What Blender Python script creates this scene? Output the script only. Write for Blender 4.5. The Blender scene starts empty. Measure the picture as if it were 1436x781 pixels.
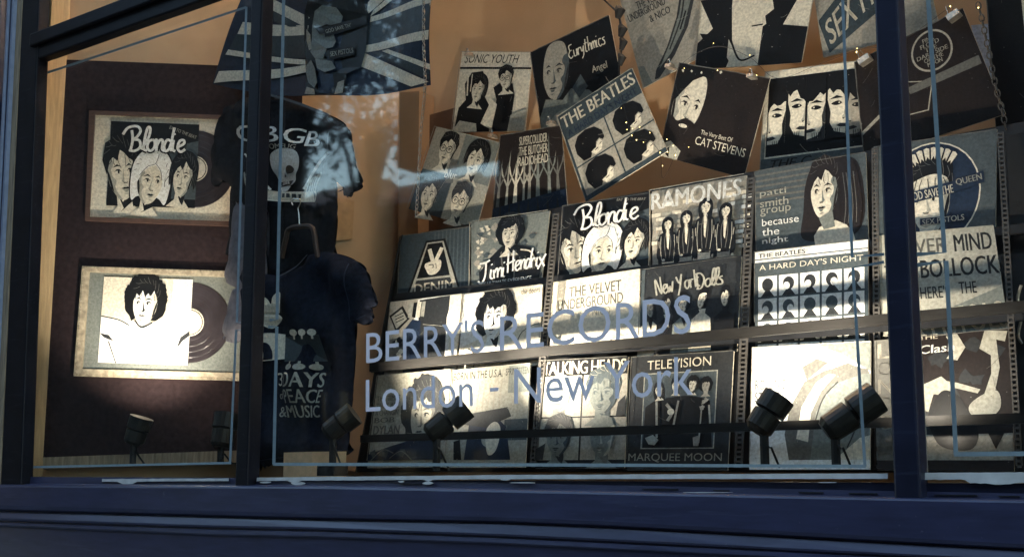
import bpy, math, random
from mathutils import Vector, Matrix
from mathutils.geometry import tessellate_polygon
R = math.radians
rnd = random.Random(7)
S = bpy.context.scene
C = S.collection

# ------------------------------------------------------------------ camera
F_PX, PITCH, YAW = 1715.0, R(8.95), R(37.27)
CAM = Vector((0, -2.4, 1.5))
cyw, syw, cp, sp = math.cos(YAW), math.sin(YAW), math.cos(PITCH), math.sin(PITCH)
FWD = Vector((-syw*cp, cyw*cp, sp)); RGT = Vector((cyw, syw, 0)); UP = RGT.cross(FWD)
cam = bpy.data.cameras.new('camera'); cam_o = bpy.data.objects.new('camera', cam); C.objects.link(cam_o)
cam_o.matrix_world = Matrix(((RGT.x, UP.x, -FWD.x, CAM.x), (RGT.y, UP.y, -FWD.y, CAM.y), (RGT.z, UP.z, -FWD.z, CAM.z), (0, 0, 0, 1)))
cam.sensor_width = 36; cam.lens = 36*F_PX/1436; cam.clip_end = 2000; cam.clip_start = .05
S.camera = cam_o
# ------------------------------------------------------------------ sky, sun, exposure
SUN_EL, SUN_ROT = R(8), R(20)
w = bpy.data.worlds.new('World'); S.world = w; w.use_nodes = True
nt = w.node_tree; nt.nodes.clear()
sky = nt.nodes.new('ShaderNodeTexSky'); sky.sky_type = 'NISHITA'; sky.sun_disc = False
sky.sun_elevation = SUN_EL; sky.sun_rotation = SUN_ROT
bg = nt.nodes.new('ShaderNodeBackground'); bg.inputs[1].default_value = .15
out = nt.nodes.new('ShaderNodeOutputWorld')
nt.links.new(sky.outputs[0], bg.inputs[0]); nt.links.new(bg.outputs[0], out.inputs[0])
sd = Vector((math.sin(SUN_ROT)*math.cos(SUN_EL), math.cos(SUN_ROT)*math.cos(SUN_EL), math.sin(SUN_EL)))
sl = bpy.data.lights.new('sun', 'SUN'); sl.energy = 2.0; sl.angle = R(.5); sl.color = (1, .82, .62)
so = bpy.data.objects.new('sun', sl); C.objects.link(so); so.rotation_euler = (-sd).to_track_quat('-Z', 'Y').to_euler()
S.view_settings.view_transform = 'Standard'; S.view_settings.look = 'None'
S.view_settings.exposure = 3.0; S.view_settings.gamma = 1
S.render.engine = 'CYCLES'
try:
    S.cycles.transparent_max_bounces = 24; S.cycles.max_bounces = 8
except Exception: pass
WARM = (1.0, .80, .60); SPOTCOL = (1.0, .87, .71); SPOTK, CEILK = .23, .215

# ------------------------------------------------------------------ helpers
def V(*a): return Vector(a)
def ray(px, py): return RGT*((px-718)/F_PX) - UP*((py-390.5)/F_PX) + FWD
def plane_y(y, lean=0.0, z0=1.5):
    """vertical plane at depth y; lean = dY/dZ"""
    n = Vector((0, -1, lean)).normalized()
    return (Vector((0, y, z0)), n)
def P(px, py, pl=0.0):
    if not isinstance(pl, tuple): pl = plane_y(pl)
    d = ray(px, py); return CAM + d*((pl[0]-CAM).dot(pl[1])/d.dot(pl[1]))
def Mir(px, py, yp):
    """point seen reflected in the glass at pixel, on plane Y=yp in the street"""
    d = ray(px, py); d.y = -d.y; c = Vector((CAM.x, -CAM.y, CAM.z)); return c + d*((yp-c.y)/d.y)

MATS = {}
def mat(name, col, rough=.6, noise=.12, scale=40, metal=0, coat=0, bump=0, emit=0, stretch=None, col2=None, spec=.5):
    if name in MATS: return MATS[name]
    m = bpy.data.materials.new(name); m.use_nodes = True; n = m.node_tree
    b = n.nodes['Principled BSDF']; b.inputs['Roughness'].default_value = rough; b.inputs['Metallic'].default_value = metal
    b.inputs['Coat Weight'].default_value = coat; b.inputs['Coat Roughness'].default_value = .25
    b.inputs['Specular IOR Level'].default_value = spec
    b.inputs['Base Color'].default_value = (*col, 1)
    if noise or bump:
        tc = n.nodes.new('ShaderNodeTexCoord'); mp = n.nodes.new('ShaderNodeMapping')
        if stretch: mp.inputs['Scale'].default_value = stretch
        tx = n.nodes.new('ShaderNodeTexNoise'); tx.inputs['Scale'].default_value = scale; tx.inputs['Detail'].default_value = 6
        n.links.new(tc.outputs['Object'], mp.inputs[0]); n.links.new(mp.outputs[0], tx.inputs['Vector'])
        rp = n.nodes.new('ShaderNodeValToRGB')
        c2 = col2 or tuple(min(1, c*(1+noise)) for c in col); c1 = tuple(c*(1-noise) for c in col)
        rp.color_ramp.elements[0].color = (*c1, 1); rp.color_ramp.elements[1].color = (*c2, 1)
        rp.color_ramp.elements[0].position = .3; rp.color_ramp.elements[1].position = .7
        n.links.new(tx.outputs[0], rp.inputs[0]); n.links.new(rp.outputs[0], b.inputs['Base Color'])
        if bump:
            bp = n.nodes.new('ShaderNodeBump'); bp.inputs['Strength'].default_value = bump; bp.inputs['Distance'].default_value = .003
            n.links.new(tx.outputs[0], bp.inputs['Height']); n.links.new(bp.outputs[0], b.inputs['Normal'])
    if emit:
        b.inputs['Emission Color'].default_value = (*col, 1); b.inputs['Emission Strength'].default_value = emit
    MATS[name] = m; return m
def glass():
    if 'window_glass' in MATS: return MATS['window_glass']
    m = bpy.data.materials.new('window_glass'); m.use_nodes = True; n = m.node_tree; n.nodes.clear()
    o = n.nodes.new('ShaderNodeOutputMaterial'); mx = n.nodes.new('ShaderNodeMixShader'); fr = n.nodes.new('ShaderNodeFresnel')
    fr.inputs[0].default_value = 1.5
    ge = n.nodes.new('ShaderNodeNewGeometry'); ma = n.nodes.new('ShaderNodeMath'); ma.operation = 'MULTIPLY_ADD'; ma.inputs[1].default_value = 1/1.5-1.5; ma.inputs[2].default_value = 1.5
    n.links.new(ge.outputs['Backfacing'], ma.inputs[0]); n.links.new(ma.outputs[0], fr.inputs[0])
    t = n.nodes.new('ShaderNodeBsdfTransparent'); t.inputs[0].default_value = (.97, .985, .98, 1)
    g = n.nodes.new('ShaderNodeBsdfGlossy'); g.inputs['Roughness'].default_value = 0.028
    tc = n.nodes.new('ShaderNodeTexCoord'); tx = n.nodes.new('ShaderNodeTexNoise'); tx.inputs['Scale'].default_value = 1.7; tx.inputs['Detail'].default_value = 0
    bp = n.nodes.new('ShaderNodeBump'); bp.inputs['Strength'].default_value = .25; bp.inputs['Distance'].default_value = .004
    n.links.new(tc.outputs['Object'], tx.inputs['Vector']); n.links.new(tx.outputs[0], bp.inputs['Height']); n.links.new(bp.outputs[0], g.inputs['Normal'])
    n.links.new(fr.outputs[0], mx.inputs[0]); n.links.new(t.outputs[0], mx.inputs[1]); n.links.new(g.outputs[0], mx.inputs[2]); n.links.new(mx.outputs[0], o.inputs[0])
    MATS['window_glass'] = m; return m

INK = dict(
 K=(.007, .007, .008), N=(.018, .013, .012), D=(.030, .032, .034), G=(.14, .135, .12), B=(.042, .058, .068), M=(.19, .205, .185),
 C=(.76, .69, .55), W=(.90, .87, .78), L=(.40, .385, .32), S=(.016, .028, .055), P=(.50, .62, .80), T=(.37, .34, .28), Q=(.075, .092, .098))
def ink(k):
    return mat({'K':'black_ink','N':'brown_black_ink','D':'dark_grey_ink','G':'warm_grey_ink','B':'slate_blue_ink','M':'blue_grey_ink','C':'cream_paper','W':'white_paper','L':'light_grey_ink','S':'navy_ink','P':'pale_blue_paper','T':'tan_grey_ink','Q':'teal_grey_ink'}[k],
               INK[k], rough=.45, noise=.24, scale=130, coat=.12, spec=.3)

def link(name, verts, faces, mats, parent=None, loc=None, midx=None, smooth=False):
    loc = Vector(loc) if loc is not None else Vector((0, 0, 0))
    me = bpy.data.meshes.new(name); me.from_pydata([tuple(Vector(v)-loc) for v in verts], [], faces)
    for m in mats: me.materials.append(m)
    if midx: me.polygons.foreach_set('material_index', midx)
    if smooth: me.polygons.foreach_set('use_smooth', [True]*len(me.polygons))
    me.update()
    o = bpy.data.objects.new(name, me); C.objects.link(o)
    if parent:
        o.parent = parent; o.location = loc - WP[parent]; WP[o] = loc
    else: o.location = loc; WP[o] = loc
    return o
WP = {}
def empty(name, loc):
    o = bpy.data.objects.new(name, None); C.objects.link(o); o.location = loc; WP[o] = Vector(loc); o.empty_display_size = .05; return o
def tag(o, label, cat, group=None):
    o['label'] = label; o['category'] = cat
    if group: o['group'] = group
    return o
def structure(o): o['kind'] = 'structure'; return o
class MB:
    def __init__(s): s.v = []; s.f = []; s.m = []
    def add(s, v, f, m=0):
        b = len(s.v); s.v += [Vector(x) for x in v]; s.f += [tuple(i+b for i in q) for q in f]; s.m += [m]*len(f)
    def hexa(s, p, m=0):   # p: 8 pts, bottom 4 then top 4
        s.add(p, [(0,3,2,1),(4,5,6,7),(0,1,5,4),(1,2,6,5),(2,3,7,6),(3,0,4,7)], m)
    def box(s, a, b, m=0):
        x0,y0,z0 = a; x1,y1,z1 = b
        s.hexa([(x0,y0,z0),(x1,y0,z0),(x1,y1,z0),(x0,y1,z0),(x0,y0,z1),(x1,y0,z1),(x1,y1,z1),(x0,y1,z1)], m)
    def slab(s, pts, off, m=0):   # polygon extruded by vector off
        n = len(pts); off = Vector(off)
        s.add(list(pts)+[Vector(p)+off for p in pts], [tuple(range(n)), tuple(range(2*n-1, n-1, -1))]+[(i, i+n, (i+1)%n+n, (i+1)%n) for i in range(n)], m)
    def tube(s, pts, rad, n=8, m=0, cap=True, closed=False):
        pts = [Vector(p) for p in pts]; rr = rad if isinstance(rad, (list, tuple)) else [rad]*len(pts); rings = []
        L = len(pts); prev = None
        for i, p in enumerate(pts):
            if closed: d = pts[(i+1) % L]-pts[i-1]
            else: d = pts[min(i+1, L-1)]-pts[max(i-1, 0)]
            d.normalize()
            a = prev - d*prev.dot(d) if prev is not None else d.orthogonal()
            if a.length < 1e-6: a = d.orthogonal()
            a.normalize(); prev = a; b = d.cross(a)
            rings.append([p+(a*math.cos(2*math.pi*k/n)+b*math.sin(2*math.pi*k/n))*rr[i] for k in range(n)])
        v = [q for r_ in rings for q in r_]; f = []
        for i in range(L if closed else L-1):
            j = (i+1) % L
            for k in range(n): f.append((i*n+k, i*n+(k+1)%n, j*n+(k+1)%n, j*n+k))
        if cap and not closed: f += [tuple(range(n-1, -1, -1)), tuple(range((L-1)*n, L*n))]
        s.add(v, f, m)
    def build(s, name, mats, parent=None, loc=None, smooth=False):
        if not isinstance(mats, (list, tuple)): mats = [mats]
        if loc is None and not parent:
            loc = Vector((sum(v.x for v in s.v)/len(s.v), sum(v.y for v in s.v)/len(s.v), min(v.z for v in s.v)))
        if loc is None: loc = WP[parent]
        return link(name, s.v, s.f, mats, parent, loc, s.m, smooth)

def smooth_line(pts, closed=False, k=6):
    if len(pts) < 3: return pts
    o = []; L = len(pts)
    rng = range(L) if closed else range(L-1)
    for i in rng:
        if closed: p0, p1, p2, p3 = pts[i-1], pts[i], pts[(i+1)%L], pts[(i+2)%L]
        else: p0, p1, p2, p3 = pts[max(i-1,0)], pts[i], pts[i+1], pts[min(i+2,L-1)]
        for j in range(k):
            t = j/k
            o.append(tuple(.5*((2*p1[a])+(-p0[a]+p2[a])*t+(2*p0[a]-5*p1[a]+4*p2[a]-p3[a])*t*t+(-p0[a]+3*p1[a]-3*p2[a]+p3[a])*t**3) for a in (0,1)))
    if not closed: o.append(tuple(pts[-1]))
    return o
_TX = {}
def text_mesh(s, bold=0.0, spacing=1.0):
    key = (s, bold, spacing)
    if key in _TX: return _TX[key]
    cu = bpy.data.curves.new('t', 'FONT'); cu.body = s; cu.offset = bold; cu.resolution_u = 3; cu.space_character = spacing
    ob = bpy.data.objects.new('t', cu); me = ob.to_mesh()
    v = [(a.co.x, a.co.y) for a in me.vertices]; f = [tuple(p.vertices) for p in me.polygons]
    ob.to_mesh_clear(); bpy.data.objects.remove(ob); bpy.data.curves.remove(cu)
    if not v: v = [(0,0),(1,0),(1,1)]; f = []
    x0, x1 = min(a[0] for a in v), max(a[0] for a in v); y0, y1 = min(a[1] for a in v), max(a[1] for a in v)
    v = [((a[0]-x0)/(x1-x0), 1-(a[1]-y0)/(y1-y0)) for a in v]
    _TX[key] = (v, f); return _TX[key]
class Art:
    """flat print: shapes laid one over the other on a sheet; mp(x, y, lift) gives the 3-D point"""
    def __init__(s, mp, step=.00006): s.mp = mp; s.l = 1; s.step = step; s.b = {'art': ([], [], [])}; s.mats = []; s.layer = 'art'
    def new(s):
        k = 'txt%d' % len(s.b); s.b[k] = ([], [], []); return k
    def mi(s, k):
        if k not in s.mats: s.mats.append(k)
        return s.mats.index(k)
    def emit(s, pts, faces, k):
        s.l += 1; v, f, m = s.b[s.layer]; b = len(v)
        v += [s.mp(p[0], p[1], s.l*s.step) for p in pts]; f += [tuple(i+b for i in q) for q in faces]; m += [s.mi(k)]*len(faces)
    def poly(s, pts, k, smooth=False):
        if smooth: pts = smooth_line(pts, True, 5)
        t = tessellate_polygon([[Vector((p[0], p[1], 0)) for p in pts]]); s.emit(pts, [tuple(q) for q in t], k)
    def rect(s, x0, y0, x1, y1, k): s.emit([(x0,y0),(x1,y0),(x1,y1),(x0,y1)], [(0,1,2,3)], k)
    def oval(s, cx, cy, rx, ry, k, rot=0, n=20, a0=0, a1=2*math.pi):
        c, q = math.cos(rot), math.sin(rot); pts = []
        for i in range(n):
            a = a0+(a1-a0)*i/(n if a1-a0 > 6.2 else n-1); x, y = rx*math.cos(a), ry*math.sin(a); pts.append((cx+x*c-y*q, cy+x*q+y*c))
        s.emit(pts, [tuple(range(n))], k)
    def ring(s, cx, cy, rx, ry, wd, k, n=36, a0=0, a1=2*math.pi, rot=0):
        pts = []; c, q = math.cos(rot), math.sin(rot)
        for i in range(n+1):
            a = a0+(a1-a0)*i/n
            for e in (0, 1):
                x, y = (rx-e*wd)*math.cos(a), (ry-e*wd*ry/rx)*math.sin(a); pts.append((cx+x*c-y*q, cy+x*q+y*c))
        s.emit(pts, [(2*i, 2*i+2, 2*i+3, 2*i+1) for i in range(n)], k)
    def line(s, pts, wd, k, smooth=True, closed=False, taper=False):
        if smooth: pts = smooth_line(pts, closed)
        L = len(pts); o = []
        for i, p in enumerate(pts):
            a = pts[(i+1)%L] if closed else pts[min(i+1, L-1)]; b = pts[i-1] if closed else pts[max(i-1, 0)]
            dx, dy = a[0]-b[0], a[1]-b[1]; d = math.hypot(dx, dy) or 1
            h = wd/2*(1-.8*abs(2*i/(L-1)-1)**2 if taper else 1)
            o += [(p[0]-dy/d*h, p[1]+dx/d*h), (p[0]+dy/d*h, p[1]-dx/d*h)]
        R_ = L if closed else L-1
        s.emit(o, [(2*i, (2*i+2)%(2*L), (2*i+3)%(2*L), 2*i+1) for i in range(R_)], k)
    def text(s, t, x0, y0, x1, y1, k, bold=.0, rot=0, shear=0, sp=1.0, warp=None):
        """fit text in the box (x0,y0)-(x1,y1); y grows downward"""
        s.layer = s.new(); v, f = text_mesh(t, 0.0, sp)
        if bold > .025:
            e_ = .20/max(3, len(t))*min(1, bold/.05)*.35; k0 = len(v); v = [(a*(1-e_), b) for a, b in v]+[(a*(1-e_)+e_, b) for a, b in v]; f = f+[tuple(i+k0 for i in q) for q in f]
        o = []; c, q = math.cos(rot), math.sin(rot); mx, my = (x0+x1)/2, (y0+y1)/2
        for a, b in v:
            x = x0+(x1-x0)*a+shear*(1-b)*(y1-y0); y = y0+(y1-y0)*b
            if warp: x, y = warp(a, b)
            x, y = mx+(x-mx)*c-(y-my)*q, my+(x-mx)*q+(y-my)*c
            o.append((x, y))
        s.emit(o, f, k); s.layer = 'art'
    def quadtext(s, t, tl, tr, br, bl, k, bold=0, sp=1.0):
        def wp(a, b):
            return tuple((tl[i]*(1-a)+tr[i]*a)*(1-b)+(bl[i]*(1-a)+br[i]*a)*b for i in (0, 1))
        s.text(t, 0, 0, 0, 0, k, bold, 0, 0, sp, wp)
    def script(s, pts_list, wd, k, smooth=True):
        s.layer = s.new()
        for p in pts_list: s.line(p, wd, k, smooth)
        s.layer = 'art'
    def build(s, parent, art='printed_artwork', txt='lettering'):
        r = []
        for key in s.b:
            nm = art if key == 'art' else txt; v, f, m = s.b[key]
            if f: r.append(link(nm, v, f, [ink(k) if isinstance(k, str) else k for k in s.mats], parent, WP[parent], m))
        return r

# single-stroke hand lettering, unit box: x right, y down, baseline at y=1
HAND = {
 'B': [[(.1,.1),(.16,.55),(.05,1.05)], [(-.35,.3),(-.1,0),(.35,-.08),(.55,.12),(.35,.42),(.15,.5),(.5,.55),(.55,.85),(.25,1.02),(.0,.95)]],
 'l': [[(.0,.95),(.35,.4),(.42,0),(.28,0),(.15,.5),(.12,.9),(.3,1)]],
 'o': [[(.3,.5),(.1,.6),(.05,.85),(.2,1),(.4,.85),(.42,.6),(.3,.5),(.5,.6)]],
 'n': [[(.0,.5),(.1,.55),(.08,1)], [(.08,.8),(.25,.52),(.4,.55),(.38,.9),(.5,1)]],
 'd': [[(.38,.55),(.2,.5),(.05,.75),(.12,1),(.3,.9),(.42,.6)], [(.55,-.05),(.44,.5),(.42,1)]],
 'i': [[(.1,.5),(.06,.9),(.2,1)], [(.12,.22),(.15,.28)]],
 'e': [[(.1,.8),(.38,.65),(.35,.5),(.15,.55),(.06,.85),(.22,1.02),(.45,.9)]],
 'J': [[(.0,.12),(.35,.1),(.6,.0)], [(.38,.1),(.32,.8),(.1,1.15),(-.1,1)]],
 'm': [[(.0,.55),(.05,1)], [(.05,.7),(.18,.5),(.25,.6),(.24,.98)], [(.25,.7),(.38,.5),(.48,.6),(.48,1)]],
 'H': [[(.1,0),(.05,1.05)], [(.5,-.1),(.48,1)], [(-.05,.6),(.65,.42)]],
 'r': [[(.05,.5),(.1,1)], [(.1,.7),(.22,.52),(.38,.55)]],
 'x': [[(.0,.5),(.45,1.05)], [(.5,.4),(-.05,1.15)]],
 'N': [[(.05,1.05),(.1,.1),(.5,1),(.55,0)]],
 'w': [[(.0,.5),(.1,1),(.25,.65),(.35,1),(.55,.4)]],
 'Y': [[(.0,.2),(.22,.6),(.5,.1)], [(.5,.1),(.25,.8),(.0,1.3)]],
 'y': [[(.0,.5),(.12,.85),(.35,.5)], [(.35,.5),(.25,1.1),(.0,1.35)]],
 'k': [[(.1,0),(.08,1)], [(.4,.45),(.1,.72),(.42,1.02)]],
 'D': [[(.12,.05),(.1,1)], [(-.1,.1),(.4,.1),(.6,.5),(.35,1),(.0,1.02)]],
 's': [[(.38,.52),(.12,.58),(.3,.78),(.28,.98),(.02,.98)]],
 'E': [[(.5,.05),(.15,.1),(.2,.45),(.4,.45)], [(.2,.45),(.0,.75),(.2,1.02),(.5,.9)]],
 'u': [[(.0,.5),(.05,.95),(.3,.9),(.35,.5)], [(.35,.5),(.4,1)]],
 't': [[(.2,.1),(.12,.9),(.3,1)], [(.0,.42),(.35,.38)]],
 'h': [[(.1,0),(.05,1)], [(.05,.75),(.25,.5),(.35,.65),(.35,1)]],
 'c': [[(.4,.55),(.15,.52),(.05,.8),(.2,1.02),(.42,.92)]],
 'A': [[(.0,1.05),(.3,0),(.5,1)], [(.1,.68),(.42,.62)]],
 'g': [[(.38,.55),(.15,.5),(.06,.75),(.25,.9),(.4,.6)], [(.4,.5),(.36,1.2),(.05,1.3)]],
 'a': [[(.38,.55),(.15,.5),(.05,.8),(.18,1),(.36,.8),(.4,.5),(.42,1)]],
}
def hand(A, s, x, y, w, h, k, wd, rot=0.0, adv=.5):
    """hand lettering starting at x,y (top of capitals), w = width of one letter cell"""
    c, q = math.cos(rot), math.sin(rot); cx = 0; o = []
    for ch in s:
        if ch != ' ':
            for st in HAND[ch]:
                o.append([(x+((cx+p[0])*w)*c-(p[1]*h)*q, y+((cx+p[0])*w)*q+(p[1]*h)*c) for p in st])
        cx += (adv*1.45 if ch.isupper() else adv*(.6 if ch in 'il' else 1.0 if ch != 'm' else 1.2))
    A.script(o, wd, k)

# ------------------------------------------------------------------ generic printed portraits
def face(A, cx, cy, w, h, rot=0, hair='short', skin='C', inkc='K', shade='L', glasses=False, side=1, neck=True, mouth=1, seed=0, hairk=None):
    r_ = random.Random(seed+int(cx*997)); c, q = math.cos(rot), math.sin(rot)
    tn = -side*.16
    def T(p): x, y = p[0]*w*.5, p[1]*h*.5; return (cx+x*c-y*q, cy+x*q+y*c)
    def fx(p): return (p[0]*(.86 if p[0]*side < 0 else .94)+tn*(1-min(1, abs(p[0]))**2), p[1])
    def pl(pts, k, sm=True): A.poly([T(p) for p in pts], k, sm)
    def ln(pts, wd, k): A.line([T(p) for p in pts], wd*w*.5, k)
    j = lambda a: r_.uniform(-a, a)
    if hair == 'long':
        pl([(-.9,1.5+j(.1)),(-1.15,.8),(-1.2,0),(-1,-.8),(-.5,-1.25),(0,-1.35),(.6,-1.2),(1.1,-.7),(1.25,.1),(1.2,.9),(1.0,1.6+j(.1)),(.4,1.2),(0,.9),(-.5,1.2)], inkc)
    elif hair == 'afro':
        n = 30; pl([((1.38+j(.12))*math.cos(t)*(1+.12*max(0, math.sin(t))), min(.80+j(.1), -.25+(1.25+j(.1))*math.sin(t))) for t in [2*math.pi*i/n for i in range(n)]], inkc, False)
    elif hair == 'bob':
        pl([(-1.0,.5),(-1.2,0),(-1.15,-.7),(-.7,-1.2),(0,-1.4),(.7,-1.22),(1.15,-.7),(1.22,0),(1.05,.55),(.7,.3),(-.7,.3)], inkc)
    if hairk:
        ol = [(-1.0,.9),(-1.22,.2),(-1.2,-.7),(-.7,-1.3),(0,-1.48),(.75,-1.3),(1.25,-.7),(1.3,.1),(1.12,.95),(.6,.7),(-.6,.7)]
        pl([(a*1.06, b*1.05) for a, b in ol], inkc); pl(ol, hairk)
        for i in range(12):
            t = -2.9+2.7*i/11; ln([(1.16*math.cos(t), -.1+1.2*math.sin(t)), (.92*math.cos(t+.2), -.05+1.0*math.sin(t+.2)), (.95*math.cos(t+.3), .1+.85*math.sin(t+.3))], .035, inkc if i % 2 else 'G')
    if neck:
        pl([(-.4,.6),(-.42,1.2),(-1.0,1.6),(1.0,1.6),(.42,1.2),(.4,.6)], skin, False)
        pl([(-.40,.7),(.1*side,1.08),(.40,.7),(.42,1.1),(side*.35,1.45),(side*.1,1.3)], inkc if shade != skin else shade, False)
    pl([(-.74,-.5),(-.78,.0),(-.70,.42),(-.42,.84),(-.1,1.0),(.12,1.0),(.42,.84),(.70,.42),(.78,.0),(.74,-.5),(.5,-.95),(0,-1.08),(-.5,-.95)], skin)
    sd_ = side
    pl([(sd_*.80,-.5),(sd_*.80,.1),(sd_*.68,.5),(sd_*.34,.92),(sd_*.10,.99),(sd_*.30,.76),(sd_*.44,.52),(sd_*.34,.30),(sd_*.52,.12),(sd_*.56,-.12),(sd_*.40,-.3),(sd_*.5,-.5)], shade)
    pl([(sd_*.80,-.2),(sd_*.79,.12),(sd_*.66,.55),(sd_*.52,.7),(sd_*.60,.3),(sd_*.68,.05)], inkc, False)
    if hair in ('short', 'bob', 'long'):
        pts = [(-.84,.05),(-1.0,-.5),(-.74,-1.1),(0,-1.35),(.74,-1.12),(1.0,-.5),(.84,.05)]; k_ = 7
        for i in range(k_): pts.append((.74-1.48*(i+.3)/k_, -.40+j(.05)-.12*(i%2)-(.25 if i in (2,3) else 0)))
        pl(pts, inkc, False)
    elif hair == 'afro':
        pts = [(-.9,.2)]+[((1.12+j(.1))*math.cos(a), -.2+(1.12+j(.1))*math.sin(a)) for a in [math.pi+.1+i*(math.pi-.2)/12 for i in range(13)]]+[(.9,.2)]
        for i in range(8): pts.append((.76-1.52*(i+.3)/8, -.42+j(.12)-.14*(i%2)))
        pl(pts, inkc, False)
    elif hair == 'quiff':
        pl([(-.82,-.1),(-.95,-.7),(-.5,-1.25),(.2,-1.45),(.9,-1.1),(.85,-.2),(.7,-.6),(.2,-.75),(-.4,-.65),(-.68,-.5)], inkc)
    def pf(pts, k, sm=True): pl([fx(p) for p in pts], k, sm)
    if hairk:
        pl([(-.82,.15),(-.95,-.5),(-.6,-1.12),(0,-1.3),(.6,-1.15),(.95,-.5),(.82,.15),(.66,-.35),(.2,-.72),(-.2,-.62),(-.6,-.3)], hairk, False); ln([(-.72,-.2),(-.3,-.62),(.15,-.78),(.3,-1.2)], .035, inkc); ln([(.72,-.1),(.55,-.5),(.2,-.78)], .035, inkc)
    for e in (-1, 1):
        x = e*.37
        pf([(x-.25*e,-.17),(x,-.29),(x+.27*e,-.17),(x+.02,-.215)], inkc, False)
        pf([(x-.21,.005),(x-.06,-.105),(x+.10,-.10),(x+.23,.015),(x+.1,-.045),(x-.08,-.05)], inkc, False)
        A.oval(*T(fx((x+tn*.3, -.005))), .055*w*.5, .062*h*.5, inkc, n=8); pf([(x-.17,.06),(x,.085),(x+.17,.055),(x,.07)], shade if shade != skin else inkc, False)
        if glasses: A.ring(*T(fx((x, .0))), .31*w*.5, .24*h*.5, .06*w*.5, inkc, n=20, rot=rot)
    if glasses: ln([(-.08+tn,-.03),(.08+tn,-.03)], .06, inkc)
    pf([(sd_*.03,-.16),(sd_*.15,.24),(sd_*.22,.34),(sd_*.12,.40),(-sd_*.06,.385),(sd_*.06,.35),(sd_*.05,.2)], inkc if shade == 'C' else shade, False)
    pf([(-.14,.375),(-.05,.395),(.0,.405),(.08,.395),(.17,.37),(.1,.425),(-.07,.425)], inkc, False)
    pf([(-.27,.60),(-.08,.555),(.0,.575),(.10,.555),(.28,.60),(.10,.63),(-.1,.63)], inkc, False)
    pf([(-.17,.65),(.0,.66),(.18,.65),(.06,.655+.07*mouth),(-.06,.655+.07*mouth)], shade if shade != skin else 'L', False)
    pf([(-.14,.80),(.0,.825),(.16,.79),(.02,.785)], inkc if shade == 'C' else shade, False)
    hl = 'G' if inkc in ('K', 'N', 'D') else 'L'
    if hair in ('short', 'bob', 'long', 'afro', 'quiff') and w > .15:
        for i in range(9):
            a = -2.75+2.35*(i+.5)/9; r0, r1 = .90+j(.06), 1.06+j(.05)
            ln([(r1*math.cos(a), -.1+1.15*r1*math.sin(a)), ((r0+.06)*math.cos(a+.16), -.1+1.1*r0*math.sin(a+.16)), (r0*.84*math.cos(a+.34), -.14+1.0*r0*math.sin(a+.34))], .018+.012*r_.random(), hl)
        for i in range(5):
            x = -.6+.3*i+j(.08); ln([(x*.9,-.62),(x+j(.08),-.40),(x*1.05+j(.1),-.22+j(.1))], .03, inkc)
        if hair in ('bob', 'long'):
            for e in (-1, 1):
                for i in range(5):
                    x = e*(.90+.06*i); ln([(x,-.3),(x+j(.06),.2),(x*.97+j(.1),.55+j(.15)+(.5 if hair=='long' else 0))], .02, hl if i % 2 else inkc)
    if hair == 'afro' and w > .15:
        for i in range(30):
            a = 3.0+3.5*i/30; r0 = 1.28+j(.1); A.oval(*T((r0*math.cos(a), -.22+r0*.93*math.sin(a))), .13*w*.5, .11*h*.5, inkc, n=7)
def figure(A, x, y, w, h, top='K', legs='C', skin='C', seed=0, hair='long'):
    """small standing figure, (x,y) = head centre, h = total height"""
    r_ = random.Random(seed); hw = w*.5
    hr = h*.075
    A.poly([(x-hw*.9,y+h*.62),(x-hw,y+h*.25),(x-hw*.75,y+hr*1.9),(x-hw*.2,y+hr*1.2),(x+hw*.2,y+hr*1.2),(x+hw*.75,y+hr*1.9),(x+hw,y+h*.25),(x+hw*.85,y+h*.6),(x+hw*.45,y+h*.62),(x-hw*.5,y+h*.6)], top)
    A.poly([(x-hw*.16,y+hr*1.1),(x+hw*.2,y+hr*1.1),(x+hw*.08,y+h*.38),(x-hw*.06,y+h*.34)], skin)
    A.poly([(x-hw*.55,y+h*.54),(x+hw*.6,y+h*.54),(x+hw*.65,y+h),(x+hw*.12,y+h),(x,y+h*.66),(x-hw*.12,y+h),(x-hw*.62,y+h)], legs)
    A.line([(x-hw*.85,y+h*.3),(x-hw*.95,y+h*.47),(x-hw*.45,y+h*.52)], hw*.22, top); A.oval(x-hw*.4, y+h*.52, hw*.16, hw*.13, skin, n=8)
    A.line([(x+hw*.85,y+h*.3),(x+hw*1.0,y+h*.5),(x+hw*.85,y+h*.58)], hw*.22, top); A.oval(x+hw*.85, y+h*.6, hw*.14, hw*.16, skin, n=8)
    for e in (-1, 1):
        A.line([(x+e*hw*.12,y+hr*1.3),(x+e*hw*.30,y+h*.26),(x+e*hw*.16,y+h*.50)], hw*.07, 'G'); A.line([(x+e*hw*.62,y+hr*2.2),(x+e*hw*.68,y+h*.36),(x+e*hw*.56,y+h*.52)], hw*.06, 'L'); A.line([(x+e*hw*.84,y+h*.24),(x+e*hw*.80,y+h*.34)], hw*.08, 'T')
        A.line([(x+e*hw*.35,y+h*.64),(x+e*hw*.42,y+h*.98)], hw*.06, 'D')
    A.line([(x-hw*.5,y+h*.545),(x+hw*.55,y+h*.55)], hw*.10, 'K', False)
    face(A, x, y, hr*1.7, hr*2.2, hair=hair, skin=skin, neck=False, seed=seed, side=r_.choice((-1,1)))

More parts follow.
